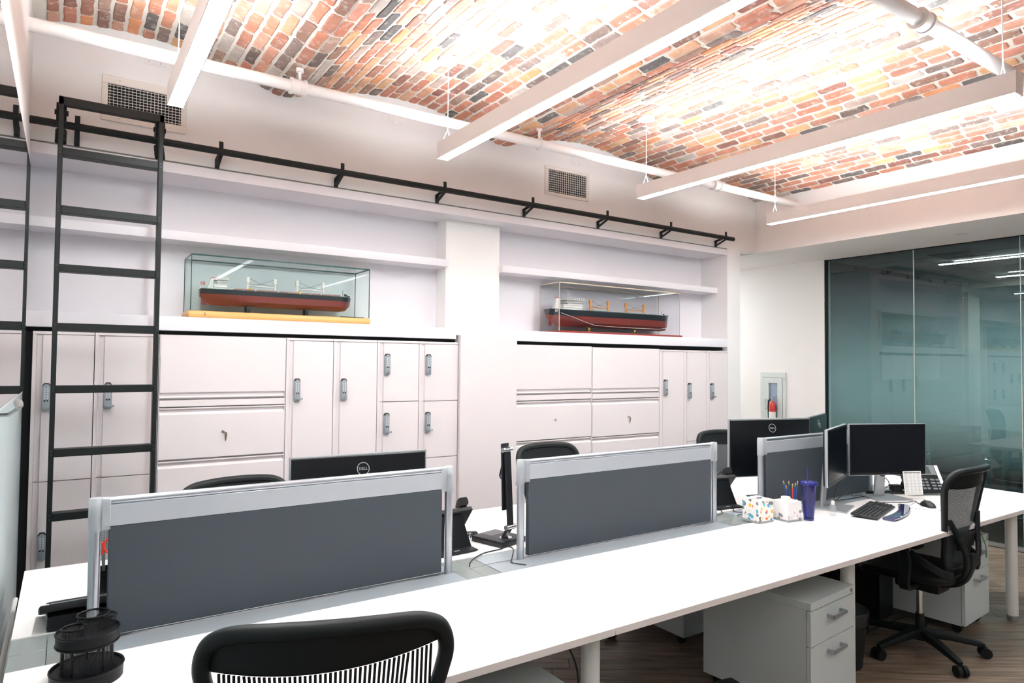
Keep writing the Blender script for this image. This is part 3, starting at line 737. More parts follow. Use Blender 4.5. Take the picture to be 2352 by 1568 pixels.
    for xa, xb, zt in posts:
        for j, xx in enumerate((xa, xb)):
            p_ = B(); p_.cyl((xx, 0, H), (xx, 0, zt-zk-.02), .009 if crane[2] else .0065, 12); p_.box(xx-.010, xx+.010, -.010, .010, zt-zk-.035, zt-zk, .003)
            p_.obj('crane_post', crane[0], t)
        b = B(); b.cyl((xa, 0, H+.42*(zt-zk-H)), (xb, 0, H+.42*(zt-zk-H)-.004), .0045, 8); b.obj('crane_jib', crane[0], t)
        b = B(); b.tube([(xa, 0, zt-zk-.003), ((xa+xb)/2, 0, H+.58*(zt-zk-H)), (xb, 0, H+.45*(zt-zk-H))], .0012, 5); b.tube([(xb, 0, zt-zk-.003), ((xa+xb)/2, 0, H+.58*(zt-zk-H)), (xa+.01, 0, H+.45*(zt-zk-H))], .0012, 5); b.stuff('crane_wires', WIRE, t)
        b = B(); b.prism([(xa-.02, H+.002), (xa+.02, H+.002), (xa+.012, H+.02), (xa+.002, H+.022)], 'y', -.03, -.018); b.obj('cargo_grab', YELLOW, t)
    # bow gear, rudder, propeller
    b = B(); b.box(.955*Ls, .985*Ls, -.022, .022, H, H+.012, .001, 1)
    for k in range(3): b.cyl((.95*Ls+k*.012, -.015+.015*k, H+.01), (.95*Ls+k*.012, -.015+.015*k, H+.024), .006, 8)
    b.cyl((.94*Ls, 0, H), (.94*Ls, 0, H+.05), .0015, 6); b.stuff('bow_gear', HBLK, t)
    B().box(.012*Ls, .012*Ls+.032, -.004, .004, .02*H, .60*H, .001, 1).obj('rudder', HRED, t)
    b = B(); b.cyl((.058*Ls, 0, .25*H), (.075*Ls, 0, .25*H), .005, 10)
    for k in range(4):
        a_ = k*PI/2+.4; b.ribbon([(.060*Ls, 0, .25*H), (.060*Ls, .02*math.cos(a_), .25*H+.02*math.sin(a_))], (1, 0, 0), [.004, .012], .002)
    b.stuff('propeller', BRASS, t)
    b = B()
    for k in range(26):
        u = .03+.92*k/25
        if k % 2 == 0: b.cyl((u*Ls, -beam*.47*(1 if .15 < u < .9 else .75), H), (u*Ls, -beam*.47*(1 if .15 < u < .9 else .75), H+.008), .0008, 4)
    b.tube([(u*Ls, -beam*.47*(1 if .15 < u < .9 else .75), H+.008) for u in (.03, .12, .16, .5, .88, .92, .95)], .0008, 4)
    b.stuff('railing', SWH, t)
    return t, H
def case(label, x0, x1, z0, zb, z1, bm, bx0, bx1, edge, gm, round_):
    t = thing('display_case', label, 'display case', ((x0+x1)/2, 4.465, z0), 0, 'glass ship cases')
    w = (x1-x0)/2; y0, y1 = -.135, .135; h = z1-z0; hb = zb-z0; bw0, bw1 = bx0-(x0+x1)/2, bx1-(x0+x1)/2
    b = B(); b.box(bw0, bw1, y0-.006, y1+.01, 0, hb, round_, 3); b.obj('base', bm, t)
    g = .004
    for nm, q in (('front_pane', (-w, w, y0, y0+g, hb, h)), ('back_pane', (-w, w, y1-g, y1, hb, h)), ('side_pane', (-w, -w+g, y0+g, y1-g, hb, h)), ('side_pane', (w-g, w, y0+g, y1-g, hb, h)), ('top_pane', (-w, w, y0, y1, h, h+g))):
        B().box(*q).obj(nm, gm, t, False)
    b = B(); r_ = .0022 if edge is not None else 0
    for sx_ in (-w, w):
        for yy in (y0, y1): b.box(sx_-r_, sx_+r_, yy-r_, yy+r_, hb, h)
        b.box(sx_-r_, sx_+r_, y0, y1, h-r_, h+g+r_)
    for yy in (y0, y1): b.box(-w, w, yy-r_, yy+r_, h-r_, h+g+r_)
    b.stuff('edges', edge, t, False)
    return t
OAKB = mat('oak_base', C(226, 176, 110), .4, var=.12, scale=12); MAHO = mat('mahogany', C(140, 44, 34), .3, var=.2, scale=14, coat=.5)
GEDGE = mat('green_glass_edge', C(40, 76, 72), .2); AEDGE = mat('acrylic_edge', C(206, 190, 164), .3)
cs = case('glass display case on an oak base in the left niche', .606, 1.720, 1.850, 1.894, 2.226, OAKB, .592, 1.734, GEDGE, glass('case_glass', (.955, .985, .98), 1.5, 0, .2), .02)
B().box(.36, .53, -.115, -.10, .0445, .049, .001, 1).obj('name_plate', BLACK, cs)
text('base_mark', '3', .026, BLACK, cs, Matrix.Translation((-.48, -.1413, .022)) @ Matrix.Rotation(PI/2, 4, 'X'))
case('acrylic display case on a mahogany base in the right niche', 3.372, 4.812, 1.850, 1.867, 2.265, MAHO, 3.36, 4.845, AEDGE, glass('case_acrylic', (.965, .97, .975), 1.45, 0, .6), .003)
t, H = ship('model_ship', 'model bulk carrier with white cranes on the left shelf', .672, 1.638, 1.938, 2.006, 2.036, (SWH, 0, False), [(.955-.672, 1.123-.672, 2.130), (1.267-.672, 1.443-.672, 2.130)], .13, (.045, .150, .075), None)
for x in (.283, .655): B().box(x-.012, x+.012, -.03, .03, 1.894-1.938, .004, .003).obj('stand', BLACK, t)
b = B(); b.cyl((.006, 0, H), (.004, 0, H+.05), .0012, 6); b.obj('flag_pole', SWH, t)
b = B(); b.box(.006, .032, -.0006, .0006, H+.028, H+.046); fl_ = b.obj('ensign', mat('ensign', C(196, 70, 70), .7), t); b = B(); b.box(.006, .032, -.0009, .0009, H+.0355, H+.0385); b.box(.013, .0165, -.0009, .0009, H+.028, H+.046); b.stuff('ensign_cross', SWH, fl_, False)
t, H = ship('model_ship', 'model bulk carrier with orange cranes on the right shelf', 3.345, 4.800, 1.908, 2.000, 2.050, (ORANGE, 0, True), [(3.822-3.345, 4.030-3.345, 2.156), (4.247-3.345, 4.475-3.345, 2.150)], .15, (.05, .34, .105), None)
for x in (.46, 1.01):
    B().lathe([(.016, -.041), (.016, -.03), (.010, -.026), (.018, -.018), (.018, -.008), (.012, .004)], (x, 0, 0), 16).obj('stand', BRASS, t)
b = B(); b.tube([(.10, -.066, H-.03), (.22, -.074, H-.06), (.36, -.079, H-.10), (.46, -.080, .018), (.8, -.080, .012), (1.25, -.080, .012), (1.38, -.062, .03)], .0018, 5); b.obj('draught_line', SWH, t)
b = B()
for k in range(2): b.box(.03, .065-.008*k, -.0742, -.0735, H-.012-.010*k, H-.007-.010*k)
b.stuff('stern_lettering', SWH, t, False)
# ------------------------------------------------------------------ bench desks
ZD = .735
SEAMS = [-.12, 1.515, 3.225, 4.93]
def desk(label, x0, x1, y0, y1, legs, group='bench desk tops'):
    t = thing('desk', label, 'desk', (x0, y0, 0), 0, group); w, d = x1-x0, y1-y0
    B().box(.0008, w-.0008, 0, d, ZD-.025, ZD, .0015, 1).obj('desktop', DESKM, t)
    b = B(); b.box(.25, w-.25, .10, .14, ZD-.065, ZD-.025); b.box(.25, w-.25, d-.14, d-.10, ZD-.065, ZD-.025); b.box(.25, .29, .14, d-.14, ZD-.065, ZD-.025); b.box(w-.29, w-.25, .14, d-.14, ZD-.065, ZD-.025)
    b.obj('underframe', WMETAL, t)
    for lx, ly in legs:
        l_ = B().lathe([(.033, .03), (.033, ZD-.060), (.031, ZD-.055), (.012, ZD-.055), (.012, ZD-.025)], (lx-x0, ly-y0, 0), 28).obj('leg', WMETAL, t)
        B().lathe([(.026, 0), (.028, .005), (.028, .03)], (lx-x0, ly-y0, 0), 20).obj('foot', ALU, l_)
YF0, YF1, YR0, YR1 = 1.635, 2.310, 2.572, 3.370
desk('white desk nearest the camera, holding the mesh pen organizer', SEAMS[0], SEAMS[1], YF0, YF1, [(-.05, 1.80)])
desk('white desk in the middle of the near row, with an empty top', SEAMS[1], SEAMS[2], YF0, YF1, [(1.545, 1.795)])
desk('white desk of the near row holding keyboard and monitors', SEAMS[2], SEAMS[3], YF0, YF1, [(3.262, 1.842)])
desk('white desk of the far row behind the leftmost screen', SEAMS[0], SEAMS[1], YR0, YR1, [(-.05, 3.2), (1.545, 3.2)])
desk('white desk of the far row behind the middle screen', SEAMS[1], SEAMS[2], YR0, YR1, [(3.262, 3.2)])
desk('white desk of the far row behind the farthest screen', SEAMS[2], SEAMS[3], YR0, YR1, [(4.86, 3.2)])
desk('white end desk by the glass partition', SEAMS[3], 5.46, YF0, YR1, [(5.02, 1.765), (5.34, 3.2)])
FROST = glass('frosted_cover', (.80, .84, .83), 1.4, .15, .8, .35, (.75, .78, .78))
def tray(label, x0, x1, g0, g1):
    """aluminium cable channel between the desk rows: metal lids under the screen, clear lids in the gap at its right end"""
    t = thing('cable_channel', label, 'cable channel', (x0, 2.44, 0), 0, 'cable channels'); 
    w = x1-x0
    b = B(); b.box(.001, w-.001, -.128, .130, .60, .606); b.box(.001, w-.001, -.128, -.124, .606, .705); b.box(.001, w-.001, .126, .130, .606, .705); b.obj('trough', WMETAL, t)
    a0, a1 = g0-x0, g1-x0
    for (p, q) in ([(0.001, a0), (a1, w-.001)] if a1 < w-.002 else [(.001, a0)]):
        if q-p < .02: continue
        B().box(p, q, -.128, -.012, ZD-.012, ZD-.002, .001, 1).obj('metal_lid', ALUP, t)
        B().box(p, q, .012, .130, ZD-.012, ZD-.002, .001, 1).obj('metal_lid', ALUP, t)
        B().box(p, q, -.010, .010, ZD-.02, ZD-.004).obj('screen_rail', ALU, t)
    n = 2
    for i in range(n):
        for s_ in (0, 1):
            xa, xb = a0+(a1-a0)*i/n+.001, a0+(a1-a0)*(i+1)/n-.001; ya, yb = (-.128, -.002) if s_ == 0 else (.002, .130)
            B().box(xa, xb, ya, yb, ZD-.012, ZD-.003, .001, 1).obj('clear_lid', FROST, t)
    b = B(); b.box(a0+.03, a0+.09, -.09, -.04, .61, .68); b.box(a1-.10, a1-.03, .03, .09, .61, .67); b.box(a1-.09, a1-.05, -.1, -.05, .61, .69); b.stuff('sockets', WMETAL, t, False)
tray('aluminium cable channel under the leftmost screen', SEAMS[0]+.19, SEAMS[1]-.001, 1.352, SEAMS[1]-.001)
t0 = thing('channel_lid_set', 'clear channel lids at the left desk end', 'cable channel', (SEAMS[0], 2.44, 0))
for i in range(2):
    for s_ in (0, 1):
        B().box(.001+i*.093, .092+i*.093, *((-.128, -.002) if s_ == 0 else (.002, .130)), ZD-.012, ZD-.003, .001, 1).obj('clear_lid', FROST, t0)
b = B(); b.box(.001, .187, -.128, .130, .60, .606); b.obj('trough', WMETAL, t0)
tray('aluminium cable channel under the middle screen', SEAMS[1]+.001, SEAMS[2]-.001, 2.995, SEAMS[2]-.001)
tray('aluminium cable channel under the farthest screen', SEAMS[2]+.001, SEAMS[3]-.001, 4.72, SEAMS[3]-.001)
for q in (): pass

# ------------------------------------------------------------------ desk screens
FABRIC = mat('screen_fabric', C(68, 76, 84), .9, var=.08, scale=220, bump=.25, bscale=900)
CAPM = glass('cap_plastic', (.9, .92, .93), 1.4, .25, .8, .55, (.82, .85, .87))
BANDM = mat('screen_band', C(198, 205, 214), .35, .35, var=.015)
def screen(label, x0, x1):
    t = thing('desk_screen', label, 'desk screen', (x0, 2.44, ZD-.004), 0, 'desk screens'); w = x1-x0; h = .43
    B().box(.036, w-.036, -.013, .013, .012, .348, .003, 1).obj('fabric_panel', FABRIC, t)
    B().box(.034, w-.034, -.0125, .0125, .348, .415, .001, 1).obj('top_band', BANDM, t)
    B().cyl((.02, 0, h-.005), (w-.02, 0, h-.005), .0125, 16).obj('top_rail', ALU, t)
    for x in (.0, w):
        B().lathe([(.0165, 0), (.0165, h-.022), (.0, h-.022)], (x, 0, 0), 20).obj('post', ALU, t)
        s_ = 1 if x == 0 else -1
        c_ = B().lathe([(.0195, h-.095), (.0195, h+.002), (.017, h+.008), (0, h+.009)], (x, 0, 0), 24).obj('corner_cap', CAPM, t)
        B().box(x+s_*.016, x+s_*.040, -.0165, .0165, h-.092, h+.006, .002, 1).obj('cap_tongue', CAPM, c_)
screen('grey fabric desk screen nearest the camera, on the left', .088, 1.328)
screen('grey fabric desk screen in the middle of the bench', 1.690, 2.985)
screen('grey fabric desk screen at the far end, behind the two near-row monitors', 3.402, 4.610)

# ------------------------------------------------------------------ office chairs
def crom(P, n=6, closed=False):
    out = []; N = len(P); P = [Vector(p) for p in P]
    for i in range(N if closed else N-1):
        a, b, c, d = (P[(i-1) % N], P[i], P[(i+1) % N], P[(i+2) % N]) if closed else (P[max(i-1, 0)], P[i], P[i+1], P[min(i+2, N-1)])
        for k in range(n):
            t = k/n; out.append(.5*((2*b)+(c-a)*t+(2*a-5*b+4*c-d)*t*t+(3*b-a-3*c+d)*t**3))
    if not closed: out.append(P[-1])
    return out
def mesh_material(name, col, k1, cover):
    """woven chair mesh: fine see-through weave"""
    m = bpy.data.materials.new(name); m.use_nodes = True; nt = m.node_tree; L = nt.links.new
    p = nt.nodes['Principled BSDF']; p.inputs['Base Color'].default_value = col; p.inputs['Roughness'].default_value = .7
    tc = nt.nodes.new('ShaderNodeTexCoord'); sp_ = nt.nodes.new('ShaderNodeSeparateXYZ'); L(tc.outputs['Object'], sp_.inputs[0])
    def sn(sock1, sock2, sg):
        a = nt.nodes.new('ShaderNodeMath'); a.operation = 'MULTIPLY_ADD'; L(sock1, a.inputs[0]); a.inputs[1].default_value = sg; L(sock2, a.inputs[2])
        b = nt.nodes.new('ShaderNodeMath'); b.operation = 'MULTIPLY'; L(a.outputs[0], b.inputs[0]); b.inputs[1].default_value = k1
        c = nt.nodes.new('ShaderNodeMath'); c.operation = 'SINE'; L(b.outputs[0], c.inputs[0]); return c.outputs[0]
    ad = nt.nodes.new('ShaderNodeMath'); ad.operation = 'ADD'; L(sp_.outputs['X'], ad.inputs[0]); L(sp_.outputs['Y'], ad.inputs[1])
    s1 = sn(ad.outputs[0], sp_.outputs['Z'], 1); s2 = sn(ad.outputs[0], sp_.outputs['Z'], -1)
    mu = nt.nodes.new('ShaderNodeMath'); mu.operation = 'MULTIPLY'; L(s1, mu.inputs[0]); L(s2, mu.inputs[1])
    gt = nt.nodes.new('ShaderNodeMath'); gt.operation = 'GREATER_THAN'; L(mu.outputs[0], gt.inputs[0]); gt.inputs[1].default_value = cover
    tr = nt.nodes.new('ShaderNodeBsdfTransparent'); mx = nt.nodes.new('ShaderNodeMixShader')
    L(gt.outputs[0], mx.inputs[0]); L(p.outputs[0], mx.inputs[1]); L(tr.outputs[0], mx.inputs[2]); L(mx.outputs[0], nt.nodes['Material Output'].inputs[0])
    return m
CMESH = mesh_material('chair_mesh', C(52, 60, 64), 900, .74)
CPLAS = mat('chair_plastic', C(17, 22, 24), .5, spec=.3, var=.1, scale=50); CBLK = mat('chair_black', C(11, 15, 18), .5, spec=.3, var=.1)
HALF = [(0, 0), (.10, .004), (.155, .05), (.182, .17), (.214, .31), (.243, .41), (.252, .465), (.236, .515), (.19, .541), (.10, .549), (0, .551)]
HP = crom([(x, 0, z) for x, z in HALF], 6)
def halfw(z):
    best = 0
    for a, c in zip(HP, HP[1:]):
        lo, hi = sorted((a.z, c.z))
        if lo-1e-6 <= z <= hi+1e-6:
            t = 0 if abs(c.z-a.z) < 1e-6 else (z-a.z)/(c.z-a.z); best = max(best, a.x+(c.x-a.x)*t)
    return best
def outer(x):  # (zlo, zhi) of the back outline at |x|
    zs = []
    for a, c in zip(HP, HP[1:]):
        lo, hi = sorted((a.x, c.x))
        if lo-1e-9 <= abs(x) <= hi+1e-9 and hi > lo: zs.append(a.z+(c.z-a.z)*(abs(x)-a.x)/(c.x-a.x))
    return (min(zs), max(zs)) if zs else (.3, .3)
def bk(x, z, off=0):
    """back surface: leaning, sides wrapped forward"""
    return Vector((x, -.195-.175*z-.05*max(0, z-.3)+.055*(x/.25)**2+off, .505+z))
def task_chair(label, loc, rz, slats=False, full=True):
    t = thing('office_chair', label, 'chair', (*loc, 0), rz, 'black mesh office chairs')
    loop = [bk(p.x, p.z) for p in HP]+[bk(-p.x, p.z) for p in HP[-2:0:-1]]
    rr = [.0125+.006*min(1, max(0, (p.z-.505)/.5)) for p in loop]
    B().tube(loop, rr, 10, closed=True).obj('back_frame', CPLAS, t)
    zb = lambda x: .452+.020*(x/.25)**2+.014*x/.25
    xs = [-.238+.476*i/34 for i in range(35)]
    b = B(); top = []
    g = []
    for x in xs:
        lo, hi = outer(x); z0 = max(lo, min(zb(x), hi-.004))
        g.append([bk(x, z0+(hi-z0)*j/5, .004) for j in range(6)])
    b.poly([r_ for r_ in g], closed=False); b.obj('head_band', CBLK, t)
    if slats:
        n = 44
        for i in range(n):
            x = -.216+.432*i/(n-1); lo, hi = outer(x); z1 = min(zb(x), hi-.01); z0 = lo+.004
            if z1-z0 < .03: continue
            B().ribbon([bk(x*(.80+.2*k/5 if z0 < .1 else 1), z0+(z1-z0)*k/5) for k in range(6)], (1, 0, 0), .0058, .003).obj('slat', CBLK, t, False)
    else:
        b = B(); g = []
        for i in range(25):
            x = -.235+.47*i/24; lo, hi = outer(x); z1 = max(lo+.002, min(zb(x)+.004, hi-.003))
            g.append([bk(x, lo+(z1-lo)*j/12) for j in range(13)])
        b.poly(g, closed=False); b.obj('back_mesh', CMESH, t)
    # lumbar pad, Y-shaped spine
    b = B(); b.poly([[bk(x, z, -.028) for x, z in ((-.10, .12), (.10, .12), (.115, .16), (.10, .20), (-.10, .20), (-.115, .16))], [bk(x, z, -.016) for x, z in ((-.10, .12), (.10, .12), (.115, .16), (.10, .20), (-.10, .20), (-.115, .16))]]); b.obj('lumbar_pad', CPLAS, t)
    b = B()
    for s in (-1, 1):
        b.ribbon(crom([(s*.02, -.13, .40), (s*.03, -.225, .47), (s*.075, -.262, .58), tuple(bk(s*.13, .19, -.03)), tuple(bk(s*.195, .29, -.01))], 5), (1, 0, 0), [.05]*11+[.04]*10, .018)
    b.ribbon(crom([(0, -.10, .395), (0, -.21, .43), (0, -.255, .52), (0, -.262, .60)], 5), (1, 0, 0), .06, .022)
    b.obj('spine', CPLAS, t)
    # seat
    b = B(); rings = []
    for k, (zz, ins) in enumerate(((.425, .03), (.432, .008), (.455, 0), (.470, .012), (.472, .05))):
        ring = []
        for i in range(36):
            a = 2*PI*i/36; ex = 2/4.2; c_, s_ = math.cos(a), math.sin(a)
            x = (.250-ins)*math.copysign(abs(c_)**ex, c_); y = (.235-ins)*math.copysign(abs(s_)**ex, s_)
            ring.append((x*(1-.06*(y < 0)), y+.03, zz-.02*max(0, (y-.12)/.12)+.012*(x/.25)**2))
        rings.append(ring)
    b.poly(rings); b.obj('seat', CBLK, t)
    b = B(); b.box(-.085, .085, -.13, .10, .355, .428, .02); b.cyl((-.17, .02, .40), (.19, .02, .40), .011, 10); b.cyl((.19, .02, .40), (.23, .02, .395), .018, 10); b.obj('tilt_mechanism', CPLAS, t)
    for s in (-1, 1):
        a_ = B().ribbon(crom([(s*.12, -.02, .40), (s*.25, -.03, .41), (s*.285, -.04, .46), (s*.288, -.05, .56), (s*.285, -.03, .638)], 5), (0, 1, 0), .055, .028).obj('arm_post', CPLAS, t)
        b = B(); b.box(s*.275-.045, s*.275+.045, -.12, .14, .636, .663, .012, 3); b.obj('arm_pad', CBLK, t)
        B().ribbon(crom([(s*.27, -.07, .60), (s*.275, -.15, .56), (s*.24, -.21, .52), (s*.17, -.225, .50)], 5), (0, 0, 1), .045, .018).obj('arm_brace', CPLAS, a_)
    B().cyl((0, 0, .20), (0, 0, .37), .016, 18).obj('gas_lift', CHROME, t)
    B().cyl((0, 0, .075), (0, 0, .21), .026, 20, .022).obj('lift_sleeve', CPLAS, t)
    B().lathe([(0, .065), (.045, .07), (.05, .09), (.045, .125), (.03, .135), (0, .135)], (0, 0, 0), 20).obj('hub', CPLAS, t)
    for k in range(5):
        a = 2*PI*k/5+.35; d = Vector((math.cos(a), math.sin(a), 0)); n_ = Vector((-d.y, d.x, 0))
        l_ = B().ribbon([d*.03+Vector((0, 0, .105)), d*.14+Vector((0, 0, .096)), d*.29+Vector((0, 0, .072)), d*.315+Vector((0, 0, .066))], n_, [.05, .044, .036, .028], [.045, .036, .026, .02]).obj('base_leg', CPLAS, t)
        b = B(); c_ = d*.305
        b.cyl(c_+Vector((0, 0, .05)), c_+Vector((0, 0, .075)), .008, 8)
        for s in (-1, 1): b.cyl(c_+d*.012+n_*s*.006+Vector((0, 0, .029)), c_+d*.012+n_*s*.027+Vector((0, 0, .029)), .029, 18)
        b.obj('caster', CBLK, l_)
    return t
task_chair('black slatted-back office chair in the foreground, seen from behind', (.560, 1.625), R(-20), True)
task_chair('black mesh office chair pushed to the near row by the keyboard', (4.03, 1.86), R(3))
task_chair('black mesh office chair beyond the middle screen', (2.645, 3.245), PI+R(4))
task_chair('black mesh office chair beyond the farthest screen, beside the large monitor', (4.33, 3.24), PI-R(6))
c_ = task_chair('black mesh office chair barely showing over the leftmost screen', (.745, 3.215), PI+R(10)); c_.scale = (1, 1, .955)

# meeting room chairs and table behind the glass
def meeting_chair(label, x, y, rz):
    t = thing('meeting_chair', label, 'chair', (x, y, 0), rz, 'meeting room chairs')
    g = []
    for i in range(9):
        u = -.23+.46*i/8; g.append([(u, -.20-.10*v-.02*math.sin(v*PI)+.03*(u/.23)**2, .48+.50*v) for v in (0, .2, .4, .6, .8, 1)])
    b = B(); b.poly(g, closed=False); b.obj('backrest', CBLK, t)
    B().box(-.24, .24, -.20, .26, .43, .475, .015).obj('seat', CBLK, t)
    for s in (-1, 1):
        B().ribbon(crom([(s*.255, -.21, .42), (s*.262, -.24, .60), (s*.262, -.16, .66), (s*.262, .06, .655), (s*.262, .15, .62), (s*.255, .12, .42)], 5), (1, 0, 0), .028, .012).obj('arm_loop', CHROME, t)
    B().cyl((0, 0, .09), (0, 0, .43), .024, 16).obj('column', BLACKM, t)
    for k in range(5):
        a = 2*PI*k/5; d = Vector((math.cos(a), math.sin(a), 0))
        l_ = B().ribbon([d*.02+Vector((0, 0, .10)), d*.30+Vector((0, 0, .065))], (-d.y, d.x, 0), [.05, .03], .025).obj('base_leg', CHROME, t)
        B().cyl(d*.30+Vector((-d.y, d.x, 0))*-.02+Vector((0, 0, .026)), d*.30+Vector((-d.y, d.x, 0))*.02+Vector((0, 0, .026)), .026, 14).obj('caster', BLACK, l_)
meeting_chair('dark meeting chair with chrome arms behind the glass, farthest left', 8.05, 3.30, R(-75))
meeting_chair('dark meeting chair with chrome arms behind the glass, middle one', 7.90, 2.62, R(-95))
meeting_chair('dark meeting chair with chrome arms behind the glass, rightmost', 7.95, 1.98, R(-85))
t = thing('meeting_table', 'dark meeting table behind the glass partition', 'table', (9.1, 2.2, 0))
B().box(-.6, .6, -1.5, 1.3, .70, .74, .006).obj('tabletop', mat('table_dark', C(60, 68, 70), .3), t)
for y in (-.9, .7): B().box(-.35, .35, y-.05, y+.05, 0, .70, .004).obj('leg', BLACKM, t)
# ------------------------------------------------------------------ monitors
SCR = mat('screen_black', C(5, 9, 18), .22, var=.1, spec=.25); MONB = mat('monitor_black', C(9, 12, 16), .35, spec=.35, var=.1); SILV = mat('monitor_silver', C(176, 180, 184), .35, .6, var=.03); LOGO = mat('logo_silver', C(196, 200, 204), .3, .6)
def monitor(label, x, y, rz, w, h, ztop, tilt=0, stand='silver', back_logo=True, bw=.24, front_logo=False):
    """local: screen faces -y, origin on the desk"""
    t = thing('monitor', label, 'monitor', (x, y, ZD), rz, 'desk monitors')
    zc = ztop-ZD-h/2; M = Matrix.Translation((0, 0, zc)) @ Matrix.Rotation(R(tilt), 4, 'X')
    rim = [(-w/2, -.010), (w/2, -.010), (w/2, .008), (-w/2, .008)]
    b = B(); b.box(-w/2, w/2, -.012, .006, -h/2, h/2, .004); b.xf(M).obj('frame', SILV, t)
    b = B(); b.box(-w/2+.0035, w/2-.0035, -.0135, -.010, -h/2+.0035, h/2-.0035, .001, 1); b.xf(M).obj('bezel', MONB, t)
    b = B(); b.box(-w/2+.013, w/2-.013, -.0142, -.0134, -h/2+.02, h/2-.013); b.xf(M).obj('screen', SCR, t, False)
    b = B(); b.poly([[(-w/2+.006, .005, -h/2+.006), (w/2-.006, .005, -h/2+.006), (w/2-.006, .005, h/2-.006), (-w/2+.006, .005, h/2-.006)],
                     [(-w/2+.010, .014, -h/2+.010), (w/2-.010, .014, -h/2+.010), (w/2-.010, .014, h/2-.010), (-w/2+.010, .014, h/2-.010)],
                     [(-w*.33, .034, -h*.36), (w*.33, .034, -h*.36), (w*.33, .034, h*.22), (-w*.33, .034, h*.22)]]); b.xf(M).obj('back_shell', MONB, t)
    if back_logo:
        b = B(); N = 36; lz = h/2-.062; r0, r1 = .0275, .0245
        b.poly([[(r0*math.cos(a*2*PI/N), 0, lz+r0*math.sin(a*2*PI/N)) for a in range(N)], [(r0*math.cos(a*2*PI/N), .0015, lz+r0*math.sin(a*2*PI/N)) for a in range(N)], [(r1*math.cos(a*2*PI/N), .0015, lz+r1*math.sin(a*2*PI/N)) for a in range(N)], [(r1*math.cos(a*2*PI/N), 0, lz+r1*math.sin(a*2*PI/N)) for a in range(N)]], cap=False)
        sl = math.atan2(.02, h*.28)
        LM = M @ Matrix.Translation((0, .0262, lz)) @ Matrix.Rotation(math.atan2(.02, h/2-.010-h*.22), 4, 'X') @ Matrix.Translation((0, .0006, -lz))
        b.xf(LM); lg = b.obj('logo_ring', LOGO, t)
        text('logo_lettering', 'DELL', .0175, LOGO, lg, LM @ Matrix.Translation((0, .0006, lz)) @ Matrix.Rotation(PI, 4, 'Z') @ Matrix.Rotation(PI/2, 4, 'X'), .0012)
    if front_logo:
        text('logo_lettering', 'DELL', .010, mat('logo_blue', C(60, 90, 140), .4), t, M @ Matrix.Translation((0, -.0139, -h/2+.0105)) @ Matrix.Rotation(PI/2, 4, 'X'), .0003)
    sm = SILV if stand == 'silver' else MONB
    n_ = B(); n_.ribbon([(0, .075, .008), (0, .062, zc*.6), (0, .048, zc+.02), (0, .045, zc+.06)], (1, 0, 0), [.075, .070, .066, .064], .022); n_.box(-.05, .05, .024, .05, zc-.06, zc+.06, .006); n_.obj('neck', sm, t)
    b = B(); b.poly([[(-bw/2, -.08, 0), (bw/2, -.08, 0), (bw/2*.86, .115, 0), (-bw/2*.86, .115, 0)], [(-bw/2, -.08, .008), (bw/2, -.08, .008), (bw/2*.86, .115, .011), (-bw/2*.86, .115, .011)]]); b.obj('foot', sm, t, False)
    return t
monitor('black monitor showing its back over the leftmost screen', 1.062, 2.735, PI-R(3), .60, .355, 1.205)
monitor('large black monitor showing its back beyond the farthest screen', 3.825, 2.675, PI-R(17), .625, .374, 1.250, stand='black')
monitor('black monitor angled behind the large one, by the glass wall', 4.455, 2.745, PI+R(19), .60, .36, 1.243, stand='black')
monitor('slim monitor seen almost edge-on beside the blue tumbler', 3.885, 2.262, R(19), .535, .333, 1.228, back_logo=False)
m_ = monitor('monitor facing the camera above the keyboard', 4.452, 2.247, R(-25), .552, .332, 1.222, back_logo=False, front_logo=True)
b = B(); b.box(-.012, .012, .030, .052, .14, .20, .003); b.obj('cable_clip', BLACK, m_)
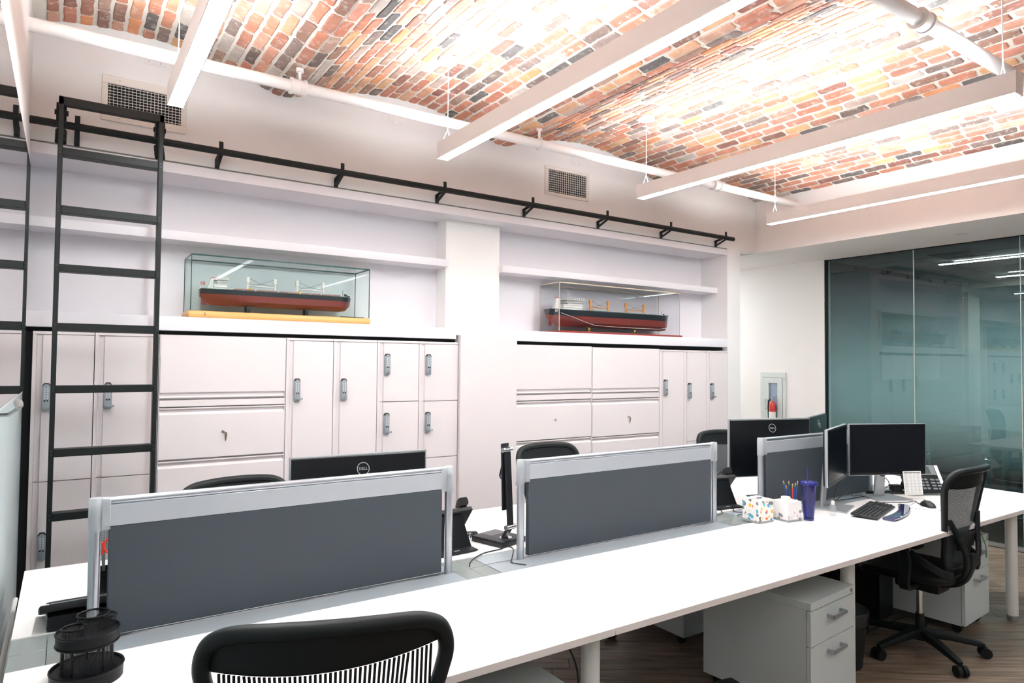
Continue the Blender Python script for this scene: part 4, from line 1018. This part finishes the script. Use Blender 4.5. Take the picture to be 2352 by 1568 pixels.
# ------------------------------------------------------------------ desk phones
PHN = mat('phone_black', C(16, 19, 22), .45, spec=.3, var=.1); PHG = mat('phone_grey', C(120, 126, 130), .4, var=.04); PHL = mat('phone_print', C(190, 194, 196), .5)
def phone(label, x, y, rz, k=1.0):
    t = thing('desk_phone', label, 'phone', (x, y, ZD), rz, 'desk phones')
    a = R(52)*k; M = Matrix.Translation((0, -.07, .022)) @ Matrix.Rotation(a, 4, 'X')
    b = B(); b.box(-.13, .13, 0, .205, -.018, .004, .006); b.xf(M).obj('body', PHN, t)
    b = B(); b.box(-.055, .10, .125, .200, .004, .008, .002); b.xf(M).obj('faceplate', PHG, t)
    b = B(); b.box(-.045, .065, .135, .190, .0078, .0092); b.xf(M).obj('display', mat('phone_lcd', C(70, 84, 80), .2), t)
    b = B()
    for i in range(3):
        for j in range(4): b.box(-.045+i*.026, -.026+i*.026, .018+j*.022, .031+j*.022, .004, .009, .001, 1)
    for i in range(2):
        for j in range(4): b.box(.045+i*.036, .072+i*.036, .018+j*.022, .030+j*.022, .004, .008, .001, 1)
    b.xf(M).stuff('keys', PHG, t)
    b = B(); b.box(.104, .126, .06, .20, .004, .008, .001, 1); b.xf(M).obj('line_label', mat('phone_paper', C(226, 228, 226), .6), t)
    h_ = B(); h_.ribbon(crom([(-.098, -.004, .030), (-.098, .012, .034), (-.098, .045, .026), (-.098, .10, .024), (-.098, .155, .027), (-.098, .195, .036), (-.098, .214, .030)], 4), (1, 0, 0), [.046]*7+[.036]*10+[.048]*8, [.034]*7+[.022]*10+[.036]*8); h_.xf(M).obj('handset', PHN, t)
    if k < .6: B().box(-.11, .11, -.05, .115, 0, .05, .01).obj('stand', PHN, t)
    if k > .6:
        f = B().ribbon([tuple(M @ Vector((0, .185, -.02))), (0, .07, .11), (0, .10, .012), (0, .15, .006)], (1, 0, 0), [.15, .16, .20, .21], .009).obj('stand', PHN, t)
        text('maker_lettering', 'cisco', .016, PHL, f, Matrix.Translation((0, .130, .0135)) @ Matrix.Rotation(PI, 4, 'Z') @ Matrix.Rotation(R(8), 4, 'X'), .0004)
        b = B(); b.box(-.02, .012, .10, .108, -.0195, -.018); b.xf(M).obj('sticker', PHL, t)
        b = B(); b.box(.05, .085, .045, .055, -.0195, -.018); b.xf(M).obj('sticker', PHL, t)
    return t
def coil(path, r, turns, wr, name, parent, m):
    P = crom(path, 10); n = turns*9; out = []
    for i in range(n+1):
        u = i/n*(len(P)-1); j = min(int(u), len(P)-2); p = P[j].lerp(P[j+1], u-j); tg = (P[j+1]-P[j]).normalized()
        a = tg.orthogonal().normalized(); c_ = tg.cross(a); an_ = 2*PI*i/9
        out.append(p+(a*math.cos(an_)+c_*math.sin(an_))*r)
    return B().tube(out, wr, 5).obj(name, m, parent)
ph = phone('black desk phone beside the folded lamp, seen from behind', 1.475, 2.775, PI+R(4))
coil([(-.098, -.09, .03), (-.14, -.13, .015), (-.19, -.10, .016), (-.24, -.07, .016), (-.20, -.03, .018), (-.13, -.05, .016)], .008, 42, .0024, 'coiled_cord', ph, PHN)
ph = phone('black desk phone between middle and farthest screens, seen from behind', 3.335, 2.735, PI-R(8))
ph = phone('black desk phone with its keypad in view, behind the paper card', 4.845, 2.215, R(-38))
ph = phone('black desk phone lying low at the left desk end, behind the organizer', .075, 2.69, PI+R(2), .35)

# headset and webcam bits by the far phone
t = thing('headset_stand', 'small black headset base beside the far phone', 'headset base', (3.50, 2.81, ZD))
b = B(); b.lathe([(0, 0), (.045, 0), (.045, .10), (.04, .115), (0, .115)], (0, 0, 0), 24); b.obj('dock', PHN, t)
b = B(); b.tube(crom([(-.03, 0, .115), (-.035, 0, .15), (0, 0, .175), (.035, 0, .15), (.03, 0, .115)], 6), .006, 8); b.obj('headband', BLACK, t)

# ------------------------------------------------------------------ folded LED desk lamp
t = thing('desk_lamp', 'folded black desk lamp on a square base between the screens', 'lamp', (1.758, 2.722, ZD), R(-75))
LB = mat('lamp_black', C(34, 36, 40), .35, .3, var=.05)
B().box(-.10, .10, -.085, .085, 0, .028, .004).obj('base', LB, t)
B().box(-.09, -.02, -.03, .07, .028, .0288).obj('touch_pad', mat('touch_pad', C(64, 68, 74), .2), t)
B().lathe([(.030, .028), (.030, .032), (0, .032)], (.055, -.01, 0), 24).obj('swivel_ring', CHROME, t)
b = B(); b.ribbon([(.045, -.01, .03), (.075, -.01, .075)], (0, 1, 0), .036, .016); b.obj('neck', LB, t)
B().cyl((.076, -.034, .082), (.076, .034, .082), .012, 16).obj('hinge', CHROME, t); B().cyl((.05, -.032, .445), (.05, .032, .445), .012, 16).obj('hinge', CHROME, t)
B().ribbon([(.076, -.002, .085), (.052, -.002, .455)], (0, 1, 0), .040, .014).obj('arm', LB, t)
B().ribbon([(.036, -.002, .475), (.040, -.002, .35), (.046, -.002, .16)], (0, 1, 0), .052, .011).obj('lamp_head', LB, t)
B().ribbon([(.0285, -.002, .30), (.036, -.002, .175)], (0, 1, 0), .034, .004).obj('light_panel', mat('light_panel', C(226, 228, 230), .4), t)
B().ribbon([(.034, -.002, .375), (.018, -.002, .32), (.030, -.002, .305)], (0, 1, 0), .04, .003).obj('clip', CHROME, t)
t = thing('lamp_cord', 'thin black cord curling from the desk lamp base', 'cord', (0, 0, 0))
b = B(); b.tube(crom([(1.73, 2.635, ZD+.006), (1.70, 2.60, ZD+.003), (1.60, 2.585, ZD+.003), (1.53, 2.55, ZD+.003), (1.47, 2.50, ZD+.002), (1.44, 2.455, ZD+.001)], 6), .0028, 6); b.tube(crom([(1.745, 2.63, ZD+.006), (1.735, 2.56, ZD+.004), (1.66, 2.46, ZD+.003), (1.62, 2.40, ZD+.002), (1.655, 2.345, ZD+.001)], 6), .0024, 6)
b.stuff('cord', BLACK, t)

# ------------------------------------------------------------------ pen organizer (foreground left)
MESHM = mesh_material('wire_mesh', C(16, 17, 19), 1500, -.12); RIM = mat('organizer_black', C(8, 9, 11), .4, spec=.2)
t = thing('pen_organizer', 'round black wire mesh pen organizer on the nearest desk', 'pen organizer', (.068, 2.155, ZD))
def wall(prof, c, name, sx=1, sy=1): 
    b = B(); N = 40
    b.poly([[(c[0]+r*sx*math.cos(2*PI*i/N), c[1]+r*sy*math.sin(2*PI*i/N), z) for i in range(N)] for r, z in prof], cap=False); return b.obj(name, MESHM, t)
def rim(r, z, c, w=.003, sx=1, sy=1):
    return B().tube([(c[0]+r*sx*math.cos(2*PI*i/36), c[1]+r*sy*math.sin(2*PI*i/36), z) for i in range(36)], w, 6, closed=True).obj('rim', RIM, t)
B().lathe([(0, 0), (.084, 0), (.084, .004), (0, .004)], (0, 0, 0), 40).obj('floor_plate', RIM, t)
B().lathe([(.0835, .0), (.0855, .0), (.0865, .030), (.0845, .030)], (0, 0, 0), 40).obj('tray_band', RIM, t)
wall([(.084, .004), (.085, .034)], (0, 0), 'tray_mesh'); rim(.086, .033, (0, 0))
B().lathe([(.0, .100), (.072, .100), (.072, .103), (0, .103)], (0, 0, 0), 40).obj('upper_plate', RIM, t)
B().lathe([(.071, .10), (.0735, .10), (.0745, .128), (.072, .128)], (0, 0, 0), 40).obj('upper_band', RIM, t); rim(.0738, .130, (0, 0)); rim(.0735, .100, (0, 0))
wall([(.062, .004), (.062, .10)], (0, 0), 'core_mesh')
for q in range(5):
    a_ = q*2*PI/5+.3; B().cyl((.06*math.cos(a_), .06*math.sin(a_), .004), (.06*math.cos(a_), .06*math.sin(a_), .10), .004, 8).obj('pillar', RIM, t)
wall([(.036, .10), (.038, .165)], (.012, .018), 'cup_mesh'); rim(.038, .165, (.012, .018)); rim(.026, .148, (-.035, -.018)); wall([(.025, .10), (.026, .148)], (-.035, -.018), 'cup_mesh'); wall([(.022, .10), (.023, .152)], (.045, .03), 'cup_mesh'); rim(.023, .152, (.045, .03))
pn = thing('pen', 'dark pen leaning inside the mesh organizer', 'pen', (.075, 2.115, ZD+.006))
b = B(); b.cyl((-.01, 0, .004), (.028, .02, .094), .0042, 10); b.cyl((.028, .02, .094), (.030, .021, .0965), .003, 8); b.obj('barrel', BLACK, pn)
# black mesh cup with scissors behind the leftmost screen
t = thing('pen_cup', 'black pen cup with scissors, squeezed behind the leftmost screen post', 'pen cup', (.138, 2.87, ZD))
B().lathe([(0, 0), (.036, 0), (.038, .10), (.035, .10), (.033, .006), (0, .006)], (0, 0, 0), 24).obj('cup', RIM, t)
t = thing('scissors', 'orange-red handled scissors in the black cup behind the post', 'scissors', (.138, 2.87, ZD+.01))
b = B()
for s in (-1, 1): b.tube([(-.006+s*.014+.013*math.cos(a*PI/8), 0, .165+s*.004+.024*math.sin(a*PI/8)) for a in range(16)], .004, 6, closed=True)
b.obj('handles', mat('scissor_red', C(222, 58, 40), .4), t)
b = B(); b.ribbon([(-.004, 0, .006), (-.006, 0, .145)], (1, 0, 0), [.006, .014], .003); b.obj('blades', STEEL, t)
for i, (nm, cl, dx) in enumerate((('green', (60, 170, 60), -.022), ('grey', (150, 155, 165), .018))):
    t = thing('pen', nm+' pen in the black cup behind the post', 'pen', (.138+dx*.4, 2.86, ZD+.008))
    b = B(); b.cyl((0, 0, 0), (dx, -.008, .135), .0045, 8); b.obj('barrel', mat('pen_'+nm, C(*cl), .4), t)

# ------------------------------------------------------------------ tissue boxes, pencil pot, tumbler, bottle
def flower_mat(name, base, cols, scale, thr, zmax=None):
    m = bpy.data.materials.new(name); m.use_nodes = True; nt = m.node_tree; L = nt.links.new
    p = nt.nodes['Principled BSDF']; p.inputs['Roughness'].default_value = .6
    tc = nt.nodes.new('ShaderNodeTexCoord'); v = nt.nodes.new('ShaderNodeTexVoronoi'); v.inputs['Scale'].default_value = scale; L(tc.outputs['Object'], v.inputs['Vector'])
    n = nt.nodes.new('ShaderNodeTexNoise'); n.inputs['Scale'].default_value = scale*2.6; L(tc.outputs['Object'], n.inputs['Vector'])
    md = nt.nodes.new('ShaderNodeMath'); md.operation = 'MULTIPLY_ADD'; L(n.outputs['Fac'], md.inputs[0]); md.inputs[1].default_value = .55; L(v.outputs['Distance'], md.inputs[2])
    lt = nt.nodes.new('ShaderNodeMath'); lt.operation = 'LESS_THAN'; L(md.outputs[0], lt.inputs[0]); lt.inputs[1].default_value = thr
    sp_ = nt.nodes.new('ShaderNodeSeparateColor'); L(v.outputs['Color'], sp_.inputs[0])
    r = nt.nodes.new('ShaderNodeValToRGB'); r.color_ramp.interpolation = 'CONSTANT'
    while len(r.color_ramp.elements) < len(cols): r.color_ramp.elements.new(.5)
    for i, c_ in enumerate(cols): r.color_ramp.elements[i].position = i/len(cols); r.color_ramp.elements[i].color = C(*c_)
    L(sp_.outputs[0], r.inputs[0])
    mx = nt.nodes.new('ShaderNodeMix'); mx.data_type = 'RGBA'; mx.inputs[6].default_value = C(*base); L(r.outputs[0], mx.inputs[7])
    if zmax is not None:
        sz = nt.nodes.new('ShaderNodeSeparateXYZ'); L(tc.outputs['Object'], sz.inputs[0])
        l2 = nt.nodes.new('ShaderNodeMath'); l2.operation = 'LESS_THAN'; L(sz.outputs['Z'], l2.inputs[0]); l2.inputs[1].default_value = zmax
        mm = nt.nodes.new('ShaderNodeMath'); mm.operation = 'MULTIPLY'; L(l2.outputs[0], mm.inputs[0]); L(lt.outputs[0], mm.inputs[1]); L(mm.outputs[0], mx.inputs[0])
    else: L(lt.outputs[0], mx.inputs[0])
    L(mx.outputs[2], p.inputs['Base Color']); return m
GREYB = mat('box_band', C(150, 156, 160), .6); TISS = mat('tissue', C(244, 242, 240), .9)
def tissue(label, x, y, rz, s, h, m):
    t = thing('tissue_box', label, 'tissue box', (x, y, ZD), rz, 'tissue boxes')
    B().box(-s/2, s/2, -s/2, s/2, .010, h, .0015, 1).obj('carton', m, t)
    B().box(-s/2-.0004, s/2+.0004, -s/2-.0004, s/2+.0004, 0, .0102, .001, 1).obj('base_band', GREYB, t)
    return t
t = tissue('tissue box printed with orange, yellow and blue flowers', 3.205, 2.318, R(-3), .116, .124, flower_mat('flower_print', (238, 236, 232), [(236, 108, 60), (112, 190, 210), (240, 196, 80), (110, 112, 116), (84, 170, 196), (238, 190, 60), (120, 122, 126)], 40, .68))
b = B(); b.lathe([(.030, .1235), (.034, .1245), (.030, .1255), (0, .1255)], (0, 0, 0), 20, 1, .6); b.obj('opening', GREYB, t)
b = B(); b.grid(lambda u, v: (-.028+.056*u, (-.012+.024*v)+.006*math.sin(u*7), .125+.016*math.sin(u*PI)*(1-abs(v-.5))+.003*math.sin(9*v)), 8, 6); b.obj('tissue', TISS, t)
t = tissue('smaller pale tissue box with a grey flower border', 3.368, 2.245, R(-8), .106, .108, flower_mat('grey_flower_print', (230, 228, 228), [(250, 250, 250), (160, 166, 172), (250, 250, 250), (128, 132, 140), (200, 190, 205)], 44, .66, .062))
t = thing('candle_tin', 'cream round candle on the pale tissue box', 'candle', (3.362, 2.25, ZD+.108))
B().lathe([(0, 0), (.024, 0), (.025, .004), (.025, .017), (.023, .020), (0, .020)], (0, 0, 0), 24).obj('candle', mat('cream_wax', C(240, 232, 214), .5), t)
t = thing('pencil_pot', 'cream ceramic pot behind the pale tissue box', 'pot', (3.52, 2.315, ZD))
B().lathe([(0, 0), (.026, 0), (.032, .03), (.031, .06), (.029, .085), (.026, .085), (.027, .03), (0, .006)], (0, 0, 0), 24).obj('pot', mat('cream_ceramic', C(236, 230, 220), .35), t)
PB = mat('pencil_blue', C(36, 70, 150), .4); FER = mat('ferrule_green', C(130, 170, 60), .4); ER = mat('eraser_pink', C(214, 130, 150), .7)
for i in range(6):
    a_ = i*1.05; d = Vector((.035*math.cos(a_)-.012, .02*math.sin(a_), .155)).normalized(); p0 = Vector((.010*math.cos(a_), .010*math.sin(a_), .008)); L_ = .150+.008*(i % 3)
    t = thing('pencil', 'blue pencil with pink eraser standing in the cream pot, '+['leftmost', 'second from the left', 'middle left', 'middle right', 'second from the right', 'rightmost'][i], 'pencil', (3.52, 2.315, ZD), 0, 'pencils in the pot')
    B().cyl(p0, p0+d*L_, .0036, 6).obj('shaft', PB if i != 4 else mat('pencil_red', C(210, 60, 50), .4), t); B().cyl(p0+d*L_, p0+d*(L_+.012), .0038, 8).obj('ferrule', FER, t); B().cyl(p0+d*(L_+.012), p0+d*(L_+.020), .0036, 8).obj('eraser', ER, t)
t = thing('tumbler', 'tall blue plastic tumbler with lid and straw', 'tumbler', (3.468, 2.178, ZD))
BLG = glass('blue_plastic', (.34, .38, .74), 1.45, .02, .9, .22, (.07, .08, .34)); BLS = mat('blue_solid', C(26, 30, 112), .25, coat=.5)
B().lathe([(0, .002), (.026, .002), (.030, .05), (.041, .20), (.038, .20), (.027, .05), (.023, .008), (0, .008)], (0, 0, 0), 32).obj('cup', BLG, t)
B().lathe([(0, 0), (.0265, 0), (.0275, .010), (.0, .010)], (0, 0, 0), 32).obj('base_ring', BLS, t)
B().lathe([(.0415, .196), (.047, .198), (.0475, .208), (.044, .214), (.012, .219), (0, .219)], (0, 0, 0), 32).obj('lid', BLS, t)
b = B(); b.cyl((.002, 0, .02), (-.006, .004, .292), .0042, 12); b.obj('straw', BLS, t)
t = thing('sanitizer_bottle', 'small clear sanitizer bottle with white cap by the slim monitor', 'bottle', (3.685, 2.165, ZD))
B().lathe([(0, 0), (.018, 0), (.019, .004), (.019, .052), (.012, .060), (.009, .063), (0, .063)], (0, 0, 0), 24).obj('bottle', glass('clear_bottle', (.93, .95, .95), 1.4, .02, .9, .12, (.9, .93, .95)), t)
B().lathe([(0, .063), (.010, .063), (.010, .083), (.008, .086), (0, .086)], (0, 0, 0), 18).obj('cap', WMETAL, t)

# ------------------------------------------------------------------ keyboard, wrist rest, mouse, pad, card, sound bar
t = thing('keyboard', 'black keyboard on the near desk by the wrist rest', 'keyboard', (3.975, 2.085, ZD), R(15))
KT = R(5)
b = B(); b.box(-.222, .222, -.068, .070, 0, .013, .004); b.xf(Matrix.Rotation(KT, 4, 'X') @ Matrix.Translation((0, 0, .006))).obj('case', BLACK, t)
KEYM = mat('key_black', C(32, 34, 37), .5)
km = {}
def keyp(w_):
    if w_ not in km: km[w_] = B().poly([[(sx_*w_/2*f, sy_*.0078*f, z) for sx_, sy_ in ((-1, -1), (1, -1), (1, 1), (-1, 1))] for z, f in ((0, 1), (.006, .86))]).mesh('key', KEYM, False)
    return km[w_]
rows = [[(.0165, 15)], [(.0165, 13), (.034, 1)], [(.026, 1), (.0165, 12), (.026, 1)], [(.030, 1), (.0165, 11), (.040, 1)], [(.040, 1), (.0165, 10), (.050, 1)], [(.024, 3), (.108, 1), (.024, 4)]]
for j, rw in enumerate(rows):
    x = -.214
    for w_, n in rw:
        for i in range(n):
            o = link('key', keyp(w_), t); p = Matrix.Rotation(KT, 4, 'X') @ Vector((x+w_/2, .050-j*.0192, .019)); o.location = p; o.rotation_euler = (KT, 0, 0); x += w_+.0025
    if j in (1, 2, 3, 4, 5):
        for i in range(3 if j in (1, 5) else 0):
            o = link('key', keyp(.0165), t); o.location = Matrix.Rotation(KT, 4, 'X') @ Vector((.088+i*.019-.0, .050-j*.0192, .019)) if False else Matrix.Rotation(KT, 4, 'X') @ Vector((.084+i*.019, .050-j*.0192, .019)); o.rotation_euler = (KT, 0, 0)
        for i in range(4):
            o = link('key', keyp(.0165), t); o.location = Matrix.Rotation(KT, 4, 'X') @ Vector((.152+i*.019, .050-j*.0192, .019)); o.rotation_euler = (KT, 0, 0)
t = thing('wrist_rest', 'glossy dark blue gel wrist rest in front of the keyboard', 'wrist rest', (4.055, 1.985, ZD), R(17))
b = B(); pth = [(-.235+.47*i/14, -.012-.030*(1-(2*i/14-1)**2)+.02, .010) for i in range(15)]
b.ribbon(pth, (0, 1, 0), .062, .018); b.obj('gel_pad', mat('gel_blue', C(40, 44, 92), .06, var=.2, scale=12, coat=1), t)
t = thing('mouse_pad', 'thin mouse pad with a blue checkered border', 'mouse pad', (4.405, 1.985, ZD), R(12))
B().box(-.11, .11, -.09, .09, 0, .0025).obj('pad', mat('pad_white', C(236, 234, 232), .6), t)
b = B()
for i in range(22):
    for yy in (-.088, .080):
        if i % 2: b.box(-.11+i*.01, -.10+i*.01, yy, yy+.008, .0025, .0029)
for i in range(16):
    for xx in (-.108, .100):
        if i % 2: b.box(xx, xx+.008, -.08+i*.01, -.07+i*.01, .0025, .0029)
b.stuff('checkered_border', mat('pad_blue', C(70, 80, 140), .6), t, False)
t = thing('computer_mouse', 'black computer mouse on the checkered pad', 'mouse', (4.415, 1.985, ZD+.003), R(-30))
b = B(); rings = []
for i in range(11):
    u = i/10; yy = -.055+.11*u; hw_ = .031*math.sin(min(1, (u*.96+.04))*PI)**.35; hh = .010+.026*math.sin(u*PI)**.7
    rings.append([(hw_*math.cos(a*PI/8), yy, 0.001+(hh*max(0, math.sin(a*PI/8))**.8 if a <= 8 else 0)) for a in range(9)])
b.poly(rings); b.obj('shell', BLACK, t); B().box(-.003, .003, .02, .034, .030, .036, .002).obj('wheel', PHG, t)
t = thing('sound_bar', 'black sound bar behind the monitor facing the camera', 'sound bar', (4.608, 2.338, ZD), R(-26))
B().box(-.13, .13, -.02, .02, 0, .022, .004).obj('bar', BLACK, t); b = B(); b.box(.05, .12, -.018, .03, .022, .06, .006); b.obj('cradle', BLACKM, t)
t = thing('paper_card', 'white printed contact card hanging below the monitor corner', 'paper card', (4.585, 2.155, .90), R(-25))
B().box(-.066, .066, -.0004, .0004, -.135, .015).xf(Matrix.Rotation(R(-8), 4, 'X')).obj('sheet', mat('card_paper', C(236, 236, 234), .8), t, False)
b = B()
for i in range(19):
    for xa, xb in ((-.058, -.028), (-.020, .002), (.008, .028), (.034, .058)):
        b.box(xa, xb-(.006*((i*7) % 3)), -.0009, -.0005, .0-i*.0068-.0022, .0-i*.0068)
b.xf(Matrix.Rotation(R(-8), 4, 'X')).stuff('printed_rows', mat('card_print', C(170, 172, 178), .8), t, False)
B().box(-.060, .060, -.0010, -.0006, .004, .008).xf(Matrix.Rotation(R(-8), 4, 'X')).obj('heading_bar', BLACK, t, False)
t = thing('cable_bundle', 'tangle of thin black cables behind the near monitors', 'cables', (0, 0, 0))
b = B()
for P in ([(4.38, 2.33, .93), (4.16, 2.36, .90), (4.06, 2.37, .80), (4.02, 2.36, ZD+.004), (3.85, 2.33, ZD+.004), (3.70, 2.34, ZD+.004)],
          [(4.47, 2.32, .86), (4.62, 2.34, .84), (4.70, 2.36, .78), (4.60, 2.39, ZD+.004), (4.40, 2.36, ZD+.004), (4.1, 2.38, ZD+.004)],
          [(4.02, 2.36, ZD+.004), (4.15, 2.33, .80), (4.25, 2.36, ZD+.02), (4.45, 2.40, ZD+.004)],
          [(4.17, 2.20, ZD+.012), (4.25, 2.16, ZD+.014), (4.4, 2.10, ZD+.01), (4.50, 2.10, ZD+.006), (4.44, 2.05, ZD+.006), (4.43, 2.03, ZD+.01)],
          [(3.33, 2.62, ZD+.004), (3.25, 2.60, ZD+.004), (3.15, 2.52, ZD+.004), (3.05, 2.53, ZD+.004)],
          [(3.36, 2.60, ZD+.004), (3.27, 2.52, ZD+.004), (3.31, 2.47, ZD+.004), (3.2, 2.45, ZD+.004)]): b.tube(crom(P, 7), .0026, 6)
b.stuff('cables', BLACK, t)
b = None

# ------------------------------------------------------------------ under the desks
PEDM = mat('pedestal_laminate', C(206, 214, 216), .45, var=.01)
def pedestal(label, x, y, rz, w=.40, d=.56, h=.55):
    t = thing('drawer_pedestal', label, 'drawer pedestal', (x, y, 0), rz, 'white drawer pedestals')
    B().box(-w/2+.003, w/2-.003, .022, d-.003, .055, h-.035).obj('body', PEDM, t)
    B().box(-w/2, w/2, 0, d, h-.035, h, .0015, 1).obj('top', PEDM, t)
    B().cyl((w/2-.035, -.003, h-.018), (w/2-.035, .002, h-.018), .010, 16).obj('keyhole', STEEL, t)
    z = h-.040
    for dz in (.152, h-.04-.152-.06-.004):
        dr = B().box(-w/2, w/2, .0, .020, z-dz, z, .0015, 1).obj('drawer_front', PEDM, t)
        hz = z-.045
        b = B(); b.ribbon([(-.062, -.030, hz), (.062, -.030, hz)], (0, 0, 1), .015, .012)
        for s in (-1, 1): b.box(s*.062-.006, s*.062+.006, -.030, 0, hz-.008, hz+.008)
        b.obj('handle', ALU, dr); z -= dz+.004
    for sx_ in (-1, 1):
        for yy in (.06, d-.06): B().cyl((sx_*(w/2-.05)-.012, yy, .0275), (sx_*(w/2-.05)+.012, yy, .0275), .0275, 16).obj('caster', BLACK, t)
pedestal('white drawer pedestal under the middle desk, drawers in full view', 2.955, 1.735, R(5), w=.42)
t = pedestal('white drawer pedestal behind the mesh chair, with a plant shoot on top', 4.655, 1.815, R(4))
pedestal('white drawer pedestal in the shade under the nearest desk', 1.215, 1.66, R(0), h=.53)
pedestal('white drawer pedestal under the far row, seen through the gap', 3.075, 3.10, PI, w=.30, d=.50)
pedestal('white drawer pedestal under the far row behind the waste bin', 3.72, 3.33, PI)
t = thing('seat_cushion', 'thin tan cushion pad on the pedestal beside the chair', 'cushion', (4.638, 1.84, .5505), R(4))
B().box(-.19, .19, 0, .50, 0, .014, .005).obj('pad', mat('tan_felt', C(196, 176, 148), .9, var=.06, scale=90), t)
t = thing('plant_shoot', 'green plant shoot drooping over the pedestal drawer', 'plant', (4.70, 1.86, .565))
GRN = mat('leaf_green', C(70, 140, 50), .5)
B().tube(crom([(-.10, .06, .03), (-.04, .0, .035), (.0, -.04, .015), (.015, -.068, -.06), (.012, -.07, -.10)], 6), .0028, 6).obj('stem', GRN, t)
for i, (px, py, pz, s) in enumerate(((.012, -.072, -.115, 1), (-.06, .03, .035, .8))):
    B().poly([[(px+s*a, py, pz+s*c_) for a, c_ in ((-.002, .02), (-.012, .005), (-.010, -.012), (0, -.024), (.010, -.012), (.012, .005), (.002, .02))], [(px+s*a, py-.002, pz+s*c_) for a, c_ in ((-.002, .02), (-.012, .005), (-.010, -.012), (0, -.024), (.010, -.012), (.012, .005), (.002, .02))]]).obj('leaf', GRN, t)
t = thing('waste_bin', 'round black waste bin beside the drawer pedestal', 'waste bin', (3.50, 2.02, 0))
B().lathe([(0, 0), (.105, 0), (.108, .006), (.135, .29), (.139, .295), (.135, .30), (.128, .29), (.100, .008), (0, .008)], (0, 0, 0), 36).obj('bin', BLACK, t)
b = B(); b.lathe([(.1395, .296), (.141, .27), (.138, .235), (.1365, .235), (.1345, .30)], (0, 0, 0), 36); b.obj('bag_liner', mat('bin_liner', C(34, 36, 38), .25, var=.3, scale=20, bump=.8, bscale=60), t)
t = thing('computer_tower', 'black computer tower on the floor beneath the near desk', 'computer', (4.31, 2.40, 0), R(2))
B().box(-.09, .09, -.20, .20, .012, .42, .006).obj('case', BLACKM, t); B().box(-.088, .088, -.212, -.20, .016, .416, .004).obj('front_panel', BLACK, t)
for sx_ in (-.07, .07): B().box(sx_-.012, sx_+.012, -.18, .18, 0, .012).obj('foot', BLACK, t)
t = thing('floor_cables', 'loose black cables hanging under the near desk', 'cables', (0, 0, 0))
b = B()
for P in ([(3.75, 2.30, .69), (3.78, 2.25, .5), (3.85, 2.2, .30), (3.95, 2.25, .32), (4.05, 2.2, .40)], [(3.75, 2.32, .42), (3.9, 2.28, .36), (4.0, 2.3, .43), (4.15, 2.3, .38)], [(3.7, 2.2, .10), (3.9, 2.15, .01), (4.1, 2.1, .05), (4.18, 2.0, .12)], [(1.72, 2.35, .69), (1.70, 2.25, .50), (1.66, 2.05, .48), (1.62, 1.95, .40), (1.60, 1.98, .25)]): b.tube(crom(P, 8), .0035, 6)
b.stuff('cables', BLACK, t)
t = thing('slim_bin', 'slim black plastic bin top at the bottom edge, beside the pedestal', 'bin', (2.155, 1.66, 0), R(-10))
B().box(-.07, .07, -.10, .10, 0, .345, .025, 3).obj('bin', BLACK, t); B().box(-.072, .072, -.102, .102, .325, .352, .012, 3).obj('lid', BLACK, t)
t = thing('adapter_block', 'black power adapter hanging under the middle desk', 'adapter', (1.74, 2.0, .60))
B().box(-.03, .03, -.05, .05, 0, .034, .008).obj('block', BLACK, t); b = B(); b.tube(crom([(0, .05, .017), (0, .1, .04), (.0, .16, .11)], 6), .003, 6); b.obj('lead', BLACK, t)
